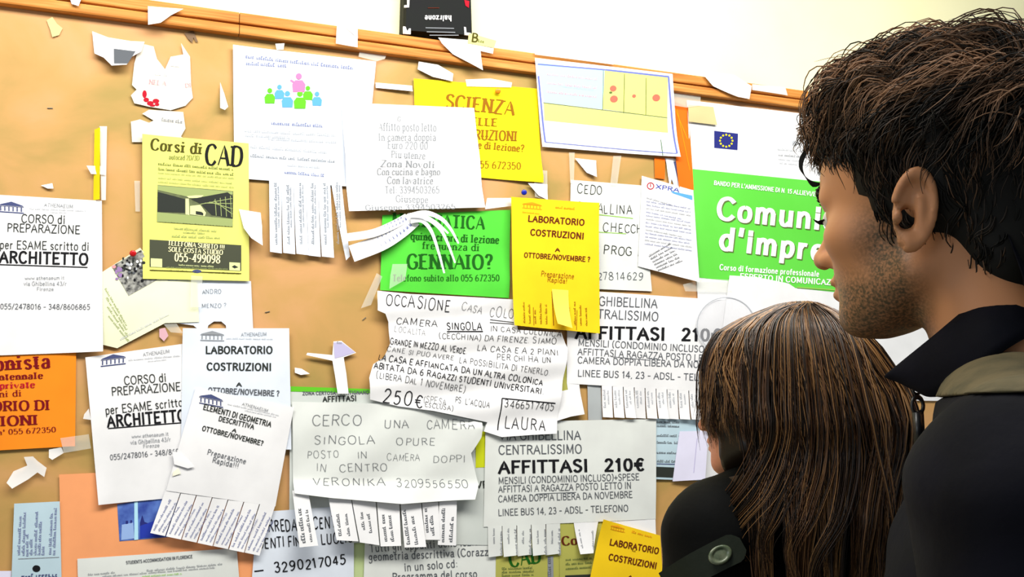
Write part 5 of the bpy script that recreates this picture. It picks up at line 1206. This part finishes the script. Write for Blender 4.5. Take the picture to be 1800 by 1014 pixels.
def tail(pts, n, spread, tones):
    """a loose lock drawn through photo points, lying on the outside of the hair"""
    for j in range(n):
        ox, oy, od = rg.gauss(0, spread), rg.gauss(0, spread * .5), rg.gauss(0, .007)
        c = catmull([(1408 + (pts[0][0] - 1408) * f, y) for f, y in ((.15, 538), (.55, 556), (.85, 596))] + pts, 5); N = len(c); pth = []
        for i, (x, y) in enumerate(c):
            px = x + ox * (.4 + .9 * sin(pi * min(1, i / N * 1.1))); cc = np.interp(y, ey, ec); rd = np.interp(y, ey, er)
            q = max(-.97, min(.97, (px - cc) / (rd * 1.04))); a = math.asin(q); pth.append(WOM.loc(env(y, a, 1.03) - _aw * od))
        P_.append(pth); W_.append(rg.uniform(.0009, .0016)); M_.append(rg.choice(tones))
for pts, n, sp in [([(1302, 690), (1304, 770), (1280, 830), (1250, 880), (1236, 920), (1240, 962)], 34, 8), ([(1330, 700), (1326, 780), (1300, 850), (1266, 900), (1256, 935), (1272, 965)], 40, 9), ([(1352, 700), (1350, 800), (1316, 880), (1296, 930), (1304, 966)], 34, 9),
                   ([(1390, 700), (1390, 800), (1362, 880), (1336, 945), (1352, 1010)], 40, 10), ([(1430, 700), (1436, 800), (1414, 880), (1376, 950), (1366, 1000)], 34, 9), ([(1470, 710), (1490, 800), (1512, 900), (1530, 1030)], 30, 9)]:
    tail(pts, n, sp, [0, 0, 1, 2, 3])
strands(WOM, 'hair_locks', P_, W_, HW, M_, parent=WH)
# coat
COAT = mat('black_coat_cloth', (6, 7, 7), .8, .12, noise=(20, (4, 5, 5), 1.0), bump=(60, .2, .003))
def coat(X, Y, Z):
    X0, Y0 = X, Y; Z = Z - .040; X, Y = turn(X + .018, Y + .064, -36); A = np.abs(Y)
    d = ell(X, Y, Z, (-.03, 0, -.40), (.100, .150, .20))
    d = smin(d, ell(X, Y, Z, (-.03, 0, -.62), (.105, .145, .22)), .06)
    d = smin(d, ell(X, Y, Z, (-.03, 0, -.85), (.125, .175, .18)), .06)
    d = smin(d, cap(X, A, Z, (-.03, .05, -.150), (-.03, .130, -.180), .050, .062), .04)
    d = smin(d, cap(X, A, Z, (-.03, .142, -.19), (-.03, .185, -.46), .062, .052), .03)
    d = smin(d, cap(X, A, Z, (-.03, .185, -.46), (.055, .145, -.66), .052, .043), .02)
    d = smin(d, cap(X, Y, Z, (-.02, .01, -.18), (-.015, .012, -.125), .092, .080), .05)
    d = smax(d, -cap(X0, Y0, Z, (-.025, 0, -.04), (-.035, -.01, -.17), .060, .052), .008)
    d = smax(d, -ell(X, Y, Z, (.065, 0, -.10), (.05, .03, .07)), .02)
    d = d + .002 * np.sin(Z * 60 + X * 30) * np.sin(A * 45 + Z * 25)
    return np.maximum(d, -.98 - Z)
V, F = surface_nets(coat, (-.24, -.34, -1.0), (.20, .32, -.02), .0075); COB = WOM.mesh('coat', V, F, COAT)
from mathutils.bvhtree import BVHTree
_bv = BVHTree.FromPolygons([tuple(WOM.world(v)) for v in V], [tuple(int(i) for i in q) for q in F])
def on_coat(px, py):
    d = ray(px, py).normalized(); h = _bv.ray_cast(CAM, d); return h[0] if h[0] is not None else at_depth(px, py, 1.15)
# shoulder strap with its button
def slab(P, name, pts, wvec, th, m, parent=None, taper=1.0):
    """strap along pts (own frame) with half width vector wvec and thickness vector th"""
    c = np.array(catmull(pts, 6)); n = len(c); V = []; w = np.array(wvec); t = np.array(th)
    for i in range(n):
        e = min(1, 4 * (1 - i / (n - 1)) + .45)
        for a, b in ((-1, 0), (1, 0), (1, 1), (-1, 1)): V.append(c[i] + w * a * e + t * b)
    Fc = [(4 * i + k, 4 * i + (k + 1) % 4, 4 * i + 4 + (k + 1) % 4, 4 * i + 4 + k) for i in range(n - 1) for k in range(4)] + [(0, 3, 2, 1), tuple(4 * (n - 1) + k for k in range(4))]
    return P.mesh(name, V, Fc, m, parent=parent, smooth=False)
STRAP = mat('strap_cloth', (22, 30, 18), .65, .3, bump=(80, .3, .002))
bp = np.array(WOM.loc(on_coat(1266, 975)))
cdir = np.array(WOM.loc(WOM.H + (CAM - at_depth(1266, 975, 1.05)).normalized())); rdir = np.array(WOM.loc(WOM.H + _r)); udir = np.cross(cdir, rdir); udir = -udir if udir[2] < 0 else udir
sa = rdir * .85 + udir * .42; sa /= np.linalg.norm(sa); sb = np.cross(cdir, sa)
slab(WOM, 'shoulder_strap', [np.array(WOM.loc(on_coat(*q))) + cdir * .002 for q in ((1170, 1030), (1215, 1002), (1266, 975), (1306, 956))], sb * .017, cdir * .003, STRAP)
V, Fc = [], []; n = 24
for rr_, hh in ((0, .0042), (.45, .0040), (.62, .0036), (.68, .0048), (.92, .0050), (1, .0030), (1, 0)):
    for k in range(n): V.append(bp + sa * (.0145 * rr_ * cos(2 * pi * k / n)) + sb * (.0105 * rr_ * sin(2 * pi * k / n)) + cdir * (hh + .0055))
for i in range(6):
    for k in range(n): q = i * n + k; q2 = i * n + (k + 1) % n; Fc.append((q, q2, q2 + n, q + n))
WOM.mesh('button', V, Fc, mat('green_horn_button', (74, 88, 64), .25, .6, noise=(90, (120, 128, 104), 1.0)))
LG2 = legs(-WOM.z0); V, F = surface_nets(lambda X, Y, Z: LG2(*turn(X - .017, Y + .064, -36), Z), (-.26, -.30, -WOM.z0), (.20, .26, -.78), .011); WOM.mesh('trousers', V, F, TRS)
for sgn in (1, -1): shoes(WOM, -WOM.z0, mat('black_leather', (20, 20, 22), .4, .4), sgn, -36, .017, -.064)
